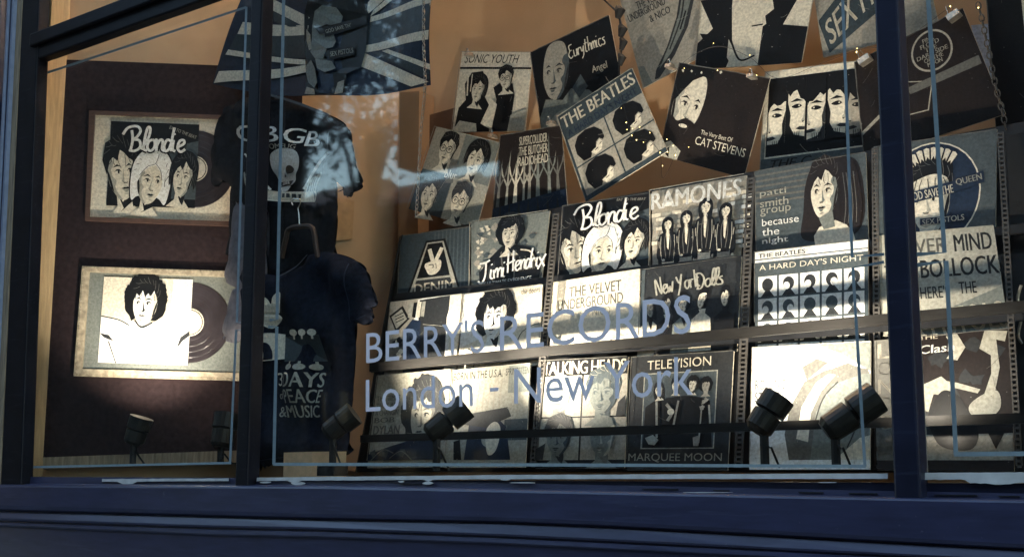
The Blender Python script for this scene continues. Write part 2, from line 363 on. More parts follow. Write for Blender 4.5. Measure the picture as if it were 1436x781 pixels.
# ------------------------------------------------------------------ sleeves
def sleeve(label, q, pl, base, art=None, ext=1.0, group=None, thick=.0045, extu=1.0, name='record_sleeve', cat='record sleeve', curl=0.0, edge='C'):
    curl = 0
    p3 = [P(x, y, pl) for x, y in q]; n = pl[1] if isinstance(pl, tuple) else Vector((0, -1, 0))
    uu = (p3[1]-p3[0]); 
    def mp(u, v, l):
        top = p3[0].lerp(p3[1], u); bot = p3[3].lerp(p3[2], u); p = top + (bot-top)*v
        return p + n*(l + curl*(4*(v-.5)**2)*.5*(1 if u < .5 else .6)*abs(2*u-1))
    G = 8 if curl else 1
    verts = []; faces = []; mi = []
    for lft in (.00002, -thick):
        for jj in range(G+1):
            for ii in range(G+1): verts.append(mp(extu*ii/G, ext*jj/G, lft))
    K = (G+1)**2
    for jj in range(G):
        for ii in range(G):
            a = jj*(G+1)+ii; faces.append((a, a+G+1, a+G+2, a+1)); mi.append(0); faces.append((a+K, a+1+K, a+G+2+K, a+G+1+K)); mi.append(1)
    for ii in range(G):
        for a, b in ((ii, ii+1), ((G+1)*G+ii+1, (G+1)*G+ii), ((ii+1)*(G+1), ii*(G+1)), (ii*(G+1)+G, (ii+1)*(G+1)+G)):
            faces.append((a, b, b+K, a+K)); mi.append(1)
    base3 = mp(.5, ext, 0)
    o = link(name, verts, faces, [ink(base), ink(edge)], None, base3, mi)
    tag(o, label, cat, group)
    if art:
        A = Art(mp); art(A); r_ = random.Random(label); dk = base in 'KNDSBQ'
        for i in range(26):
            x, y = r_.random(), r_.uniform(0, min(ext, 1.1)); z_ = r_.uniform(.002, .006); A.poly([(x+z_*math.cos(t)*r_.uniform(.4, 1.3), y+z_*math.sin(t)*r_.uniform(.4, 1.3)) for t in (0, 1.3, 2.6, 3.9, 5.2)], 'G' if dk else 'L')
        for i in range(4):
            x, y, a_ = r_.uniform(.1, .9), r_.uniform(.05, .95), r_.uniform(0, 6.28); l_ = r_.uniform(.05, .2); A.line([(x, y), (x+l_*math.cos(a_)*.5, y+l_*math.sin(a_)*.5+.01), (x+l_*math.cos(a_), y+l_*math.sin(a_))], .0025, 'G' if dk else 'L')
        pts = [(.0, .0)]+[(t/14, .004+r_.uniform(0, .009)) for t in range(15)]+[(1, 0)]; A.poly(pts, 'G' if dk else 'L')
        pts = [(0, 0)]+[(.004+r_.uniform(0, .008), t/14) for t in range(15)]+[(0, 1)]; A.poly(pts, 'G' if dk else 'T')
        A.build(o)
    return o
# --- artwork: plain stand-ins in the tones of each sleeve, with its own words
def clouds(A, k, n, seed, x0=0, y0=0, x1=1, y1=1, s=.05):
    r_ = random.Random(seed)
    for i in range(n):
        cx, cy = r_.uniform(x0+s, x1-s), r_.uniform(y0+s, y1-s); m = r_.randint(5, 8)
        A.poly([(cx+s*r_.uniform(.3,1)*math.cos(6.28*a/m), cy+s*r_.uniform(.3,1)*math.sin(6.28*a/m)) for a in range(m)], k)
def a_badge(A):
    for i in range(9): A.rect(.5+.055*i, .0, .52+.055*i, 1.3, 'Q')
    A.poly([(.38,.13),(.66,.13),(.93,1.02),(.10,1.02)], 'K'); A.poly([(.40,.16),(.635,.16),(.90,1.0),(.14,1.0)], 'L'); A.poly([(.415,.18),(.62,.18),(.745,.68),(.275,.68)], 'K'); A.poly([(.27,.71),(.75,.71),(.86,.99),(.175,.99)], 'D')
    A.text('DENIM', .24, .755, .81, .90, 'C', .035, rot=-.03)
    A.line([(.5,.46),(.44,.26)], .055, 'C', False); A.line([(.53,.46),(.62,.26)], .055, 'C', False)
    A.poly([(.42,.46),(.60,.44),(.61,.56),(.54,.64),(.45,.64),(.40,.56),(.38,.50)], 'C', True); A.line([(.44,.50),(.50,.50),(.5,.55)], .012, 'K'); A.line([(.54,.48),(.55,.56)], .01, 'K')
def a_jacket(A):
    clouds(A, 'T', 26, 3, s=.07); clouds(A, 'C', 20, 4, 0, 0, .5, .8, s=.04); clouds(A, 'Q', 12, 5, s=.06)
    A.poly([(.14,1.0),(.12,.75),(.28,.55),(.42,.42),(.62,.42),(.85,.5),(.98,.75),(.97,1.0)], 'K', False)
    A.poly([(.2,.95),(.22,.72),(.34,.6),(.36,.9)], 'D'); A.line([(.68,.5),(.82,.55),(.9,.7)], .018, 'C'); A.line([(.42,.5),(.48,.95)], .02, 'G'); A.line([(.62,.5),(.62,.9)], .02, 'G')
    for i in range(9): A.line([(.68+.03*i*.8,.6+.03*(i%3)),(.70+.03*i*.8,.8)], .012, 'G')
    face(A, .53, .25, .26, .40, hair='afro', skin='C', shade='T', seed=2)
    hand(A, 'Jimi', .14, .60, .24, .27, 'W', .026, rot=-.02, adv=.40); hand(A, 'Hendrix', .52, .54, .17, .26, 'W', .024, rot=-.04, adv=.42)
    A.text('THE ULTIMATE EXPERIENCE', .13, .90, .88, .965, 'W', .02)
def a_trio(A):
    A.poly([(0,0),(1,0),(1,.35),(.6,.16),(.2,.12),(0,.2)], 'K'); A.poly([(.62,.3),(1,.2),(1,.9),(.6,.9)], 'Q')
    face(A, .15, .60, .40, .66, rot=-.16, hair='short', seed=1, mouth=1.3, side=-1)
    A.poly([(.30,1.0),(.3,.4),(.4,.3),(.62,.3),(.74,.5),(.72,1.0)], 'K'); face(A, .48, .70, .36, .54, rot=.10, hair='none', inkc='K', seed=5, neck=True, hairk='W', side=-1)
    face(A, .85, .64, .27, .46, rot=.12, hair='bob', shade='L', seed=9)
def a_trio_rack(A):
    a_trio(A); hand(A, 'Blondie', .22, .06, .23, .30, 'K', .06, rot=-.05, adv=.43); hand(A, 'Blondie', .22, .06, .23, .30, 'W', .026, rot=-.05, adv=.43)
    A.text('EAT TO THE BEAT', .64, .035, .97, .07, 'L', .03, rot=.15)
def a_band4(A):
    r_ = random.Random(4)
    for i in range(14):
        for jj in range(9):
            if r_.random() < .75:
                x = jj*.115+(.05 if i % 2 else 0); A.rect(x, .18+i*.06, x+.10, .18+i*.06+.045, r_.choice(('T','C','L','W','C')))
    for i, (x, y, hh) in enumerate(((.19,.47,.86),(.40,.43,.88),(.61,.33,1.02),(.83,.42,.9))): figure(A, x, y, .24, hh, top='K', legs='T' if i%2 else 'C', seed=i+1)
    A.text('RAMONES', .02, .05, .98, .27, 'W', .045)
def a_halfprofile(A):
    for i in range(6): A.rect(0, .05+i*.07, .6, .075+i*.07, 'G')
    A.poly([(.42,.9),(.44,.6),(.46,.3),(.52,.08),(.62,.0),(.8,.0),(.93,.1),(.98,.5),(.96,.8),(.85,.95),(.6,.97)], 'N', True)
    A.poly([(.55,1.16),(.53,.9),(.58,.8),(.72,.74),(.86,.84),(.92,1.16)], 'C', False)
    face(A, .63, .38, .30, .66, rot=.03, hair='short', inkc='N', shade='M', side=1, seed=6, neck=False)
    A.poly([(.58,.7),(.70,.62),(.72,.82),(.62,.84)], 'M'); A.poly([(.76,.02),(.9,.1),(.96,.6),(.9,.9),(.78,.7),(.77,.3)], 'N', True)
    for i in range(4): A.line([(.8+.03*i,.2),(.82+.03*i,.55),(.80+.035*i,.8)], .006, 'G')
    for i, t in enumerate(('patti', 'smith', 'group')): A.text(t, .045, .26+.115*i, .29+.02*i, .36+.115*i, 'L', .015)
    for i, t in enumerate(('because', 'the', 'night')): A.text(t, .06, .62+.12*i, (.40, .22, .30)[i], .71+.12*i, 'W', .02)
def a_oval(A):
    A.oval(.48, .60, .40, .56, 'C', n=32); A.oval(.48, .60, .388, .545, 'S', n=32)
    face(A, .46, .66, .42, .72, hair='quiff', inkc='K', skin='C', seed=3)
    A.poly([(.24,.58),(.72,.48),(.90,.42),(.91,.54),(.72,.60),(.25,.70)], 'S')
    A.text('GOD SAVE THE', .28, .55, .66, .64, 'C', .04, rot=-.13); A.text('QUEEN', .68, .46, .89, .54, 'L', .04, rot=-.15)
    A.rect(.38, .86, .76, .93, 'S'); A.text('SEX PISTOLS', .40, .865, .75, .925, 'C', .04, rot=-.05)
    def wp(a, b):
        an = math.pi*(1.10+.62*a); rx = .355-.10*b; return (.48+rx*math.cos(an), .60+(rx*1.42)*math.sin(an))
    for i in range(11): A.poly([wp((i+.08)/11, .05), wp((i+.5)/11, .0), wp((i+.86)/11, .1), wp((i+.8)/11, .95), wp((i+.5)/11, .7), wp((i+.12)/11, 1)], 'C')
def a_room(A):
    A.poly([(.0,.0),(.40,.0),(.36,.35),(.3,1.3),(0,1.3)], 'T'); A.poly([(.42,.02),(.88,.0),(.82,.35),(.85,1.3),(.45,1.3)], 'D'); A.poly([(.84,0),(1,0),(1,1.0),(.9,1.05),(.84,.3)], 'C')
    A.poly([(.0,.22),(.18,.08),(.30,.3),(.12,.5)], 'K'); A.poly([(.03,.24),(.17,.13),(.26,.3),(.12,.44)], 'L'); [A.line([(.08+.01*i, .24+.05*i), (.20+.01*i, .19+.05*i)], .014, 'K', False) for i in range(3)]
    for i in range(4): A.poly([(.28+.06*i,.05),(.33+.06*i,.05),(.32+.06*i,.3),(.27+.06*i,.28)], ('L','K','C','L')[i])
    A.poly([(.22,.5),(.34,.32),(.46,.36),(.48,.7),(.44,1.3),(.28,1.3)], 'S'); A.poly([(.0,.6),(.2,.6),(.3,.8),(.2,1.1),(.0,1.1)], 'G'); clouds(A, 'C', 6, 6, 0, .55, .28, 1.0, s=.05); clouds(A, 'K', 6, 7, 0, .55, .28, 1.0, s=.05); A.line([(.5,.42),(.85,.5)], .008, 'L', False)
def a_curls(A):
    A.poly([(0,.0),(.24,0),(.2,.6),(.3,1.0),(.0,1.2)], 'W'); A.poly([(.68,0),(1,0),(1,.6),(.8,.8),(.68,.4)], 'C')
    A.poly([(-.0,1.35),(.0,.98),(.25,.85),(.45,.9),(.62,.9),(.85,.7),(1,.72),(1,1.35)], 'C'); A.line([(.72,.98),(.78,.8),(.9,.7),(1,.68)], .012, 'K'); A.line([(.2,1.35),(.22,1.15),(.12,1.0)], .012, 'K')
    face(A, .43, .48, .36, .76, rot=.03, hair='afro', skin='W', shade='C', seed=12)
    A.text('the doors', .75, .04, .98, .14, 'K', .0)
def a_whitetext(A):
    A.text('THE VELVET', .20, .14, .80, .33, 'G', .04); A.text('UNDERGROUND', .07, .36, .82, .55, 'G', .04); A.text('& NICO', .40, .58, .68, .72, 'L', .03)
    A.poly([(.35,1.35),(.5,1.2),(.7,1.08),(.85,1.08),(.6,1.2),(.5,1.35)], 'L'); A.line([(.6,1.3),(.72,1.15),(.9,1.1)], .012, 'G')
def a_five(A):
    A.poly([(0,0),(.04,0),(.02,1.3),(0,1.3)], 'Q')
    for i, (x, y) in enumerate(((.10,.60),(.28,.58),(.45,.60),(.64,.56),(.87,.56))):
        A.poly([(x-.12,1.3),(x-.10,y+.28),(x,y+.16),(x+.09,y+.28),(x+.11,1.3)], ('C','K','M','C','K')[i]); A.poly([(x-.03,y+.14),(x+.04,y+.14),(x+.02,y+.34)], 'K' if i%2==0 else 'C')
        face(A, x, y, .105, .26, rot=(-.1,.05,0,.12,0)[i], hair=('long','bob','afro','quiff','short')[i], skin='T' if i < 2 else 'C', shade='G', neck=False, seed=20+i)
    hand(A, 'New York', .14, .16, .115, .26, 'L', .018, rot=-.12, adv=.44); hand(A, 'Dolls', .56, .16, .14, .24, 'L', .018, rot=-.10, adv=.42)
def a_grid(A):
    A.rect(0, 0, 1, .105, 'W'); A.rect(0, .12, 1, .155, 'W'); A.text('THE BEATLES', .03, .03, .46, .09, 'K', .05)
    A.text("A HARD DAY'S NIGHT", .04, .19, .96, .27, 'C', .012)
    for jj in range(4):
        for i in range(5):
            x0, y0 = .03+i*.192, .36+jj*.315
            A.rect(x0, y0, x0+.172, y0+.285, 'W'); cx, cy = x0+.086, y0+.12; rr = random.Random(i*7+jj)
            A.oval(cx, cy, .052, .092, 'D' if jj == 0 else 'Q', n=14); A.poly([(cx-.06,y0+.285),(cx-.02,y0+.2),(cx+.02,y0+.2),(cx+.06,y0+.285)], 'D')
            if rr.random() < .8:
                s_ = rr.choice((-1, 1)); A.oval(cx+s_*.018, cy+.035, .03, .055, 'W', n=10)
def a_ransom(A):
    A.text('NEVER', .14, .10, .60, .29, 'G', .04); A.text('MIND', .66, .08, .97, .30, 'D', .05); A.text('BOLLOCKS', .36, .38, 1.06, .62, 'D', .05)
    A.text('THE', .05, .42, .26, .58, 'D', .05); A.text("HERE'S", .34, .73, .58, .89, 'D', .04); A.text('THE', .66, .70, .80, .85, 'D', .04)
    A.poly([(.35,1.15),(1,.78),(1,1.45),(.0,1.5)], 'M'); A.text('SEX PISTOLS', .05, 1.02, 1.0, 1.36, 'C', .05, rot=-.12)
def a_curlyface(A):
    A.poly([(.52,0),(1,0),(1,1.0),(.5,1.0)], 'T'); face(A, .68, .50, .40, .62, hair='afro', skin='L', shade='G', inkc='D', seed=31)
    A.poly([(.55,.78),(.9,.74),(1,1.0),(.0,1.0),(.0,.93),(.3,.84)], 'S'); clouds(A, 'Q', 5, 8, .0, .84, .9, 1, s=.07); A.line([(.05,1.0),(.2,.88),(.35,.92)], .012, 'M'); A.line([(.3,.98),(.45,.9),(.6,1.0)], .01, 'M')
    for i, t in enumerate(('THE TIMES', 'THEY ARE', 'A CHANGIN', 'BOB')): A.text(t, .04, .25+.085*i, .36-.04*(i==3), .31+.085*i, 'G', .03)
    A.text('DYLAN', .04, .60, .40, .70, 'G', .05)
def a_flagback(A):
    A.poly([(0,0),(1,0),(1,.45),(.66,.42),(.6,0)], 'L'); A.rect(.74, .0, 1, .3, 'M'); A.rect(.72, .58, 1.0, .80, 'Q')
    A.text('BORN IN THE U.S.A.', .02, .035, .66, .12, 'K', .02); A.text('SPRINGSTEEN', .70, .035, .99, .11, 'K', .02)
    for i in range(5): A.line([(.38+.07*i,.14),(.36+.07*i,.5),(.40+.07*i,.62)], .018, 'T')
    A.poly([(.25,1.0),(.28,.62),(.4,.55),(.62,.55),(.75,.66),(.82,1.0)], 'S'); A.poly([(.22,.62),(.3,.5),(.75,.45),(.8,.55),(.5,.66)], 'D'); A.oval(.55, .78, .10, .09, 'L'); A.poly([(.5,.7),(.6,.6),(.68,.68),(.64,.9),(.54,.94)], 'C', True)
    A.poly([(0,1.0),(.04,.75),(.14,.7),(.2,1.0)], 'L'); A.poly([(.12,1.0),(.1,.8),(.18,.78),(.22,1)], 'K')
def a_four_tiles(A):
    A.rect(.0, .0, 1, .16, 'K'); A.text('TALKING HEADS', .02, .015, .98, .15, 'C', .045, sp=.9)
    A.rect(.0, .165, .49, .575, 'L'); A.rect(.51, .165, 1, .575, 'T'); A.rect(.0, .59, .49, 1, 'L'); A.rect(.51, .59, 1, 1, 'T')
    face(A, .24, .34, .34, .36, hair='none', skin='M', inkc='G', shade='L', seed=41); face(A, .74, .35, .40, .40, hair='short', skin='M', inkc='Q', shade='B', seed=42)
    face(A, .26, .78, .34, .36, hair='short', skin='M', inkc='D', shade='B', seed=43); face(A, .76, .78, .34, .38, hair='none', skin='M', inkc='G', shade='L', seed=44)
    A.poly([(.92,.45),(1,.38),(1,.58),(.9,.58)], 'D'); A.poly([(.0,.9),(.12,.84),(.1,1),(0,1)], 'D')
def a_quartet(A):
    A.rect(.13, .17, .86, .90, 'L'); A.rect(.14, .18, .85, .89, 'Q')
    A.poly([(.15,.89),(.16,.5),(.25,.44),(.35,.42),(.55,.40),(.7,.42),(.8,.46),(.84,.89)], 'K')
    for i, (x, y) in enumerate(((.29,.34),(.46,.30),(.63,.30),(.76,.32))):
        face(A, x, y, .095, .125, rot=(-.1,0,.06,0)[i], hair=('long','short','afro','afro')[i], skin='C' if i < 3 else 'T', shade='T', neck=True, seed=50+i)
    A.line([(.28,.45),(.30,.8)], .022, 'L', False); A.line([(.5,.45),(.46,.7)], .02, 'T', False); A.line([(.38,.48),(.44,.56),(.40,.64)], .03, 'T'); A.oval(.43, .555, .035, .03, 'C'); A.poly([(.18,.8),(.26,.77),(.32,.82),(.28,.87),(.22,.86)], 'L')
    A.line([(.8,.5),(.83,.75)], .018, 'L'); A.line([(.73,.55),(.72,.85)], .014, 'L'); clouds(A, 'T', 6, 11, .66, .42, .8, .62, s=.03); A.poly([(.66,.8),(.73,.78),(.72,.88),(.67,.88)], 'T')
    A.text('TELEVISION', .17, .045, .80, .135, 'C', .02, rot=-.02); A.text('MARQUEE MOON', .02, .945, .95, 1.03, 'L', .02)
def a_bigshape(A):
    A.poly([(.55,0),(1,0),(1,.26),(.8,.12)], 'M'); A.poly([(.34,1.0),(.30,.78),(.34,.55),(.46,.33),(.62,.24),(.80,.20),(.98,.24),(1.0,.3),(1.0,1.0)], 'G', False); A.poly([(.4,.82),(.44,.55),(.56,.34),(.66,.27),(.72,.28),(.6,.42),(.52,.6),(.5,.85)], 'C', False)
    A.poly([(.52,1.0),(.56,.6),(.7,.36),(.95,.28),(1,.28),(1,1)], 'M', False); A.line([(.55,.7),(.62,.48),(.74,.34)], .012, 'D'); A.line([(.82,.9),(.88,.75),(.9,.6)], .012, 'D')
    A.poly([(.44,.2),(.56,.13),(.66,.17),(.48,.32)], 'G'); A.poly([(.7,.22),(.82,.18),(.9,.22),(.76,.26)], 'G'); A.poly([(.72,1.0),(.92,.82),(1,.8),(1,1)], 'C')
    A.text('ROLLING', .035, .30, .30, .385, 'D', .02); A.text('STONES', .035, .41, .28, .495, 'D', .02)
def a_stage(A):
    A.rect(0, 0, .15, 1, 'G')
    for i, ch in enumerate('LONDON'): A.text(ch, .02, .03+.15*i, .13, .155+.15*i, 'T' if i % 2 == 0 else 'G', .05)
    A.poly([(.15,.98),(.15,.62),(.4,.6),(.62,.7),(.66,.98)], 'D'); A.rect(.15, .80, 1, 1.0, 'T'); clouds(A, 'D', 14, 21, .15, 0, 1, .8, s=.08)
    A.poly([(.54,.02),(.62,.0),(.68,.12),(.62,.22),(.54,.2),(.6,.12)], 'L', False); A.poly([(.82,.0),(.98,.02),(.96,.1),(.9,.08),(.92,.3),(.88,.5),(.84,.62),(.78,.58),(.86,.34),(.86,.2),(.78,.14)], 'L', False)
    A.poly([(.34,.6),(.36,.4),(.5,.34),(.58,.42),(.56,.5),(.44,.48),(.40,.62)], 'L'); A.poly([(.5,.37),(.62,.40),(.78,.46),(.76,.49),(.6,.44)], 'L'); A.poly([(.70,.58),(.8,.5),(.9,.48),(.92,.6),(.84,.68),(.72,.66)], 'L', True)
    A.poly([(.4,.64),(.5,.46),(.62,.5),(.70,.64),(.76,.80),(.70,.92),(.5,.9),(.42,.78)], 'K', True); A.poly([(.62,.8),(.66,.9),(.7,.8)], 'K'); A.poly([(.82,.78),(.88,.92),(.95,.78)], 'K')
    A.text('THE', .34, -.01, .48, .03, 'C', .03); A.text('Clash', .34, .075, .60, .145, 'W', .05, shear=.1, rot=-.03)
# hanging ones (drawn in photo-like fractions of each sleeve)
def a_four_faces(A):
    A.rect(0, 0, .48, .5, 'T'); A.rect(.49, 0, 1, .5, 'M'); A.rect(0, .51, .48, 1, 'B'); A.rect(.49, .51, 1, 1, 'L')
    face(A, .28, .22, .30, .34, hair='short', glasses=True, seed=61); face(A, .74, .26, .30, .36, rot=.1, hair='bob', seed=62, shade='L')
    face(A, .24, .78, .28, .36, rot=-.1, hair='short', seed=63, shade='T', inkc='D'); face(A, .70, .76, .30, .36, hair='short', glasses=True, seed=64, inkc='D')
    A.poly([(.4,.36),(.52,.36),(.53,.58),(.42,.6)], 'G'); A.text('blur', .38, .44, .56, .54, 'C', .05)
def a_duo(A):
    A.text('SONIC YOUTH', .05, .03, .80, .14, 'K', .0, shear=.25); A.rect(0, .19, 1, .215, 'K')
    A.poly([(.02,1.0),(.05,.7),(.14,.6),(.1,.4),(.18,.26),(.34,.24),(.42,.4),(.40,.55),(.5,.7),(.52,1.0)], 'K', False); face(A, .30, .47, .22, .30, rot=.1, hair='bob', seed=71); A.line([(.14,.3),(.16,.55)], .02, 'C'); A.line([(.2,.28),(.2,.5)], .014, 'C')
    A.poly([(.56,1.0),(.58,.6),(.52,.45),(.62,.38),(.78,.40),(.82,.55),(.80,1.0)], 'K', False); face(A, .68, .33, .22, .26, rot=-.1, hair='short', seed=72, glasses=True); A.poly([(.40,.9),(.52,.6),(.60,.66),(.56,.98)], 'C'); A.poly([(.0,1.0),(.1,.86),(.34,.9),(.36,1)], 'C')
    A.poly([(.8,.8),(1,.72),(1,1),(.78,1)], 'L')
def a_thickets(A):
    r_ = random.Random(5)
    for (x, b, w_, t) in ((.30,1.0,.06,'C'),(.18,1.0,.04,'L'),(.42,1.0,.035,'L'),(.50,.98,.05,'T'),(.62,.96,.06,'M'),(.78,.92,.05,'M'),(.9,.9,.05,'G'),(.06,1.0,.05,'G')):
        h_ = r_.uniform(.4, .75); A.poly([(x-w_/2,b*.85),(x-w_/5,b*.85-h_*.6),(x+.02,b*.85-h_),(x+w_/3,b*.85-h_*.5),(x+w_/2,b*.85)], t)
        for q_ in (-1, 1): A.poly([(x,b*.65),(x+q_*.10,b*.65-.18),(x+q_*.12,b*.65-.32),(x+q_*.07,b*.65-.16),(x,b*.6)], t)
    A.rect(.52, .35, .98, .36, 'D'); A.poly([(0,.86),(1,.74),(1,1),(0,1)], 'S')
    for i in range(7): A.poly([(.08+.13*i,.99),(.10+.13*i,.8),(.13+.13*i,.99)], 'D')
    for i, t in enumerate(('SUPERCOLLIDER', 'THE BUTCHER', 'RADIOHEAD')): A.text(t, .33, .06+.12*i, .78, .165+.12*i, 'C', .05)
def a_dark_portrait(A):
    A.poly([(.0,.85),(.1,.65),(.3,.72),(.42,.62),(.62,.70),(.75,.85),(.78,1.0),(.0,1.0)], 'M'); face(A, .27, .36, .40, .66, rot=.18, hair='none', skin='T', inkc='D', shade='Q', seed=81, neck=False)
    A.poly([(.1,.95),(.2,.86),(.34,.84),(.30,1.0),(.08,1.0)], 'L', True); A.poly([(.44,.62),(.56,.5),(.62,.66),(.5,.76)], 'Q')
    hand(A, 'Eurythmics', .46, .12, .105, .16, 'C', .012, rot=.0, adv=.42); A.text('Angel', .70, .46, .88, .56, 'C', .03)
def a_four_heads(A):
    A.rect(0, 0, 1, .30, 'B'); A.text('THE BEATLES', .03, .03, .98, .17, 'C', .05); A.text("A HARD DAY'S NIGHT", .06, .20, .95, .28, 'S', .04); A.rect(0, .95, 1, 1, 'B'); A.rect(0, .3, .03, 1, 'B')
    A.rect(.505, .3, .52, .95, 'B'); A.rect(.03, .62, 1, .635, 'B')
    for (x, y) in ((.26,.46),(.76,.45),(.27,.79),(.76,.79)):
        A.poly([(x-.13,y+.14),(x-.18,y+.04),(x-.175,y-.06),(x-.11,y-.135),(x,y-.155),(x+.11,y-.13),(x+.175,y-.05),(x+.18,y+.03),(x+.15,y+.045),(x+.12,y+.01),(x+.07,y+.03),(x+.05,y+.08),(x+.0,y+.09),(x-.04,y+.15)], 'K', False)
        A.poly([(x-.02,y+.10),(x+.05,y+.085),(x+.08,y+.04),(x+.12,y+.02),(x+.14,y+.06),(x+.11,y+.13),(x+.02,y+.15)], 'C', False); A.line([(x+.03,y+.105),(x+.07,y+.095)], .008, 'K', False); A.line([(x+.10,y+.07),(x+.13,y+.06)], .008, 'K', False)
def a_stroke_card(A):
    for i, t in enumerate(('THE VELVET', 'UNDERGROUND', '& NICO')): A.text(t, (.16,.03,.28)[i], .12+.095*i, (.5,.5,.54)[i], .20+.095*i, 'D', .05, rot=-.12)
    A.poly([(.18,.98),(.22,.90),(.42,.72),(.60,.45),(.70,.15),(.70,.0),(.88,.0),(.86,.25),(.72,.6),(.50,.84),(.24,.99)], 'D', False); A.poly([(.27,.90),(.48,.68),(.64,.42),(.74,.1),(.84,.1),(.80,.3),(.66,.6),(.46,.8)], 'M', False)
    A.line([(.45,.76),(.64,.5),(.74,.2)], .02, 'D'); A.line([(.62,.6),(.72,.42)], .02, 'K'); A.poly([(.0,.78),(.08,.8),(.14,1.0),(.02,1.0)], 'M')
def a_bigface(A):
    A.poly([(.0,.3),(.12,.3),(.15,.0),(.42,.0),(.4,.7),(.3,1.0),(0,1.0),(0,.74),(.14,.6)], 'K'); A.poly([(.60,.0),(.96,.0),(.94,.2),(.78,.62),(1,.66),(1,1.0),(.6,1.0)], 'K')
    A.poly([(.30,.0),(.30,.4),(.34,.8),(.45,.92),(.56,.88),(.60,.72),(.57,.64),(.63,.6),(.61,.52),(.68,.46),(.64,.3),(.66,0)], 'C'); A.poly([(.30,.72),(.42,.95),(.56,.92),(.58,.98),(.36,1.0),(.3,.9)], 'C'); A.line([(.31,.7),(.42,.93),(.56,.9)], .018, 'K'); A.line([(.5,.61),(.6,.6)], .014, 'K'); A.oval(.46, .18, .08, .05, 'G'); A.poly([(.4,.18),(.48,.1),(.56,.18),(.48,.24)], 'K')
    A.poly([(.02,.64),(.14,.66),(.3,.8),(.1,.78)], 'K')
def a_beard(A):
    face(A, .20, .42, .42, .66, rot=.12, hair='none', skin='C', shade='L', inkc='N', seed=91, neck=False, side=-1); A.poly([(.0,.0),(.4,.0),(.42,.12),(.3,.1),(.2,.16),(.10,.3),(.04,.4),(.0,.3)], 'K')
    A.poly([(.04,.56),(.12,.60),(.22,.56),(.34,.62),(.30,.78),(.18,.84),(.08,.78)], 'N', True); A.oval(.2, .64, .05, .02, 'C'); A.poly([(.0,1.0),(.0,.88),(.1,.82),(.24,.9),(.22,1.0)], 'L'); A.poly([(.05,.95),(.1,.88),(.12,1.0)], 'K'); clouds(A, 'C', 5, 17, .02, .0, .5, .1, s=.02)
    A.text('The Very Best Of', .42, .64, .78, .70, 'C', .02, rot=.02); A.text('CAT STEVENS', .38, .715, .95, .80, 'C', .015, rot=.02)
def a_strips(A):
    A.rect(.04, .07, .98, .84, 'K'); r_ = random.Random(6)
    for i in range(5):
        x0 = .05+.187*i; w_ = .165; sk = 'C' if i < 4 else 'T'; X = lambda a: x0+w_*a; y0 = .20+(.05, -.02, .02, .0, .04)[i]; fl2 = i % 2
        A.rect(x0, .085, x0+w_, .72, sk)
        top = [(X(0), .08), (X(1), .08), (X(1), y0+.06+.10*fl2)]+[(X(1-(q+.5)/5), y0+.055+.03*math.sin(q*1.7+i)+r_.uniform(-.012, .012)+(.05 if (q < 2) == bool(fl2) else 0)) for q in range(5)]+[(X(0), y0+.06+.10*(1-fl2))]
        A.poly(top, 'K')
        m_ = (lambda a: 1-a) if fl2 else (lambda a: a)
        A.poly([(X(m_(.12)), y0+.145), (X(m_(.5)), y0+.115), (X(m_(.92)), y0+.15), (X(m_(.5)), y0+.145)], 'K'); A.poly([(X(m_(.2)), y0+.195), (X(m_(.45)), y0+.17), (X(m_(.8)), y0+.195), (X(m_(.5)), y0+.215)], 'K', True); A.oval(X(m_(.36)), y0+.19, w_*.05, .008, sk)
        A.poly([(X(m_(.0)), y0+.2), (X(m_(.10)), y0+.31), (X(m_(.22)), y0+.335), (X(m_(.1)), y0+.35), (X(m_(0)), y0+.345)], 'L'); A.poly([(X(m_(.02)), y0+.345), (X(m_(.2)), y0+.345), (X(m_(.12)), y0+.36)], 'K')
        A.poly([(X(m_(0)), y0+.405), (X(m_(.3)), y0+.395), (X(m_(.52)), y0+.415), (X(m_(.3)), y0+.43), (X(m_(0)), y0+.435)], 'D')
        A.poly([(X(m_(1)), y0+.15), (X(m_(.82)), y0+.28), (X(m_(.86)), y0+.38), (X(m_(.60)), y0+.47), (X(m_(0)), y0+.50), (X(m_(0)), .74), (X(m_(1)), .74)], 'K' if i in (0, 1, 3) else 'D')
        for q in range(5): A.line([(X(m_(.3+.12*q)), y0+.44), (X(m_(.33+.12*q)), y0+.50)], .006, 'K', False)
    A.rect(.0, .62, .035, 1, 'M'); A.rect(0, .86, 1, 1.0, 'Q'); A.text('THE C', .08, .88, .46, .96, 'K', .04, shear=.3)
def a_banner(A):
    A.poly([(.06,.97),(.0,.62),(1,-.55),(1,.30)], 'B'); A.quadtext('SEX PISTOLS', (.05,.66), (.98,-.36), (.99,.18), (.08,.90), 'C', .04)
def a_darkshape(A):
    A.ring(.66, .23, .17, .19, .016, 'T'); 
    for i, t in enumerate(('PINK', 'FLOYD', 'THE', 'DARK SIDE', 'OF THE', 'MOON')): A.text(t, .66-(.05,.08,.05,.13,.08,.06)[i], .10+.045*i, .66+(.05,.08,.05,.13,.08,.06)[i], .14+.045*i, 'T', .05)
    A.line([(.34,.38),(.24,.70),(.52,.74),(.60,.50)], .014, 'T', False, True); A.poly([(.0,.72),(.33,.5),(.34,.53),(.0,.76)], 'T'); A.poly([(.40,.47),(.98,.44),(.98,.52),(.42,.54)], 'G')
def a_cornerface(A):
    A.poly([(.30,.0),(.32,.5),(.40,.9),(.6,1.0),(1,1.0),(1,.0)], 'C', False); A.poly([(.5,.72),(.7,.82),(1,.8),(1,.9),(.7,.9)], 'K'); A.poly([(.7,.2),(1,.1),(1,.24),(.8,.3)], 'K')
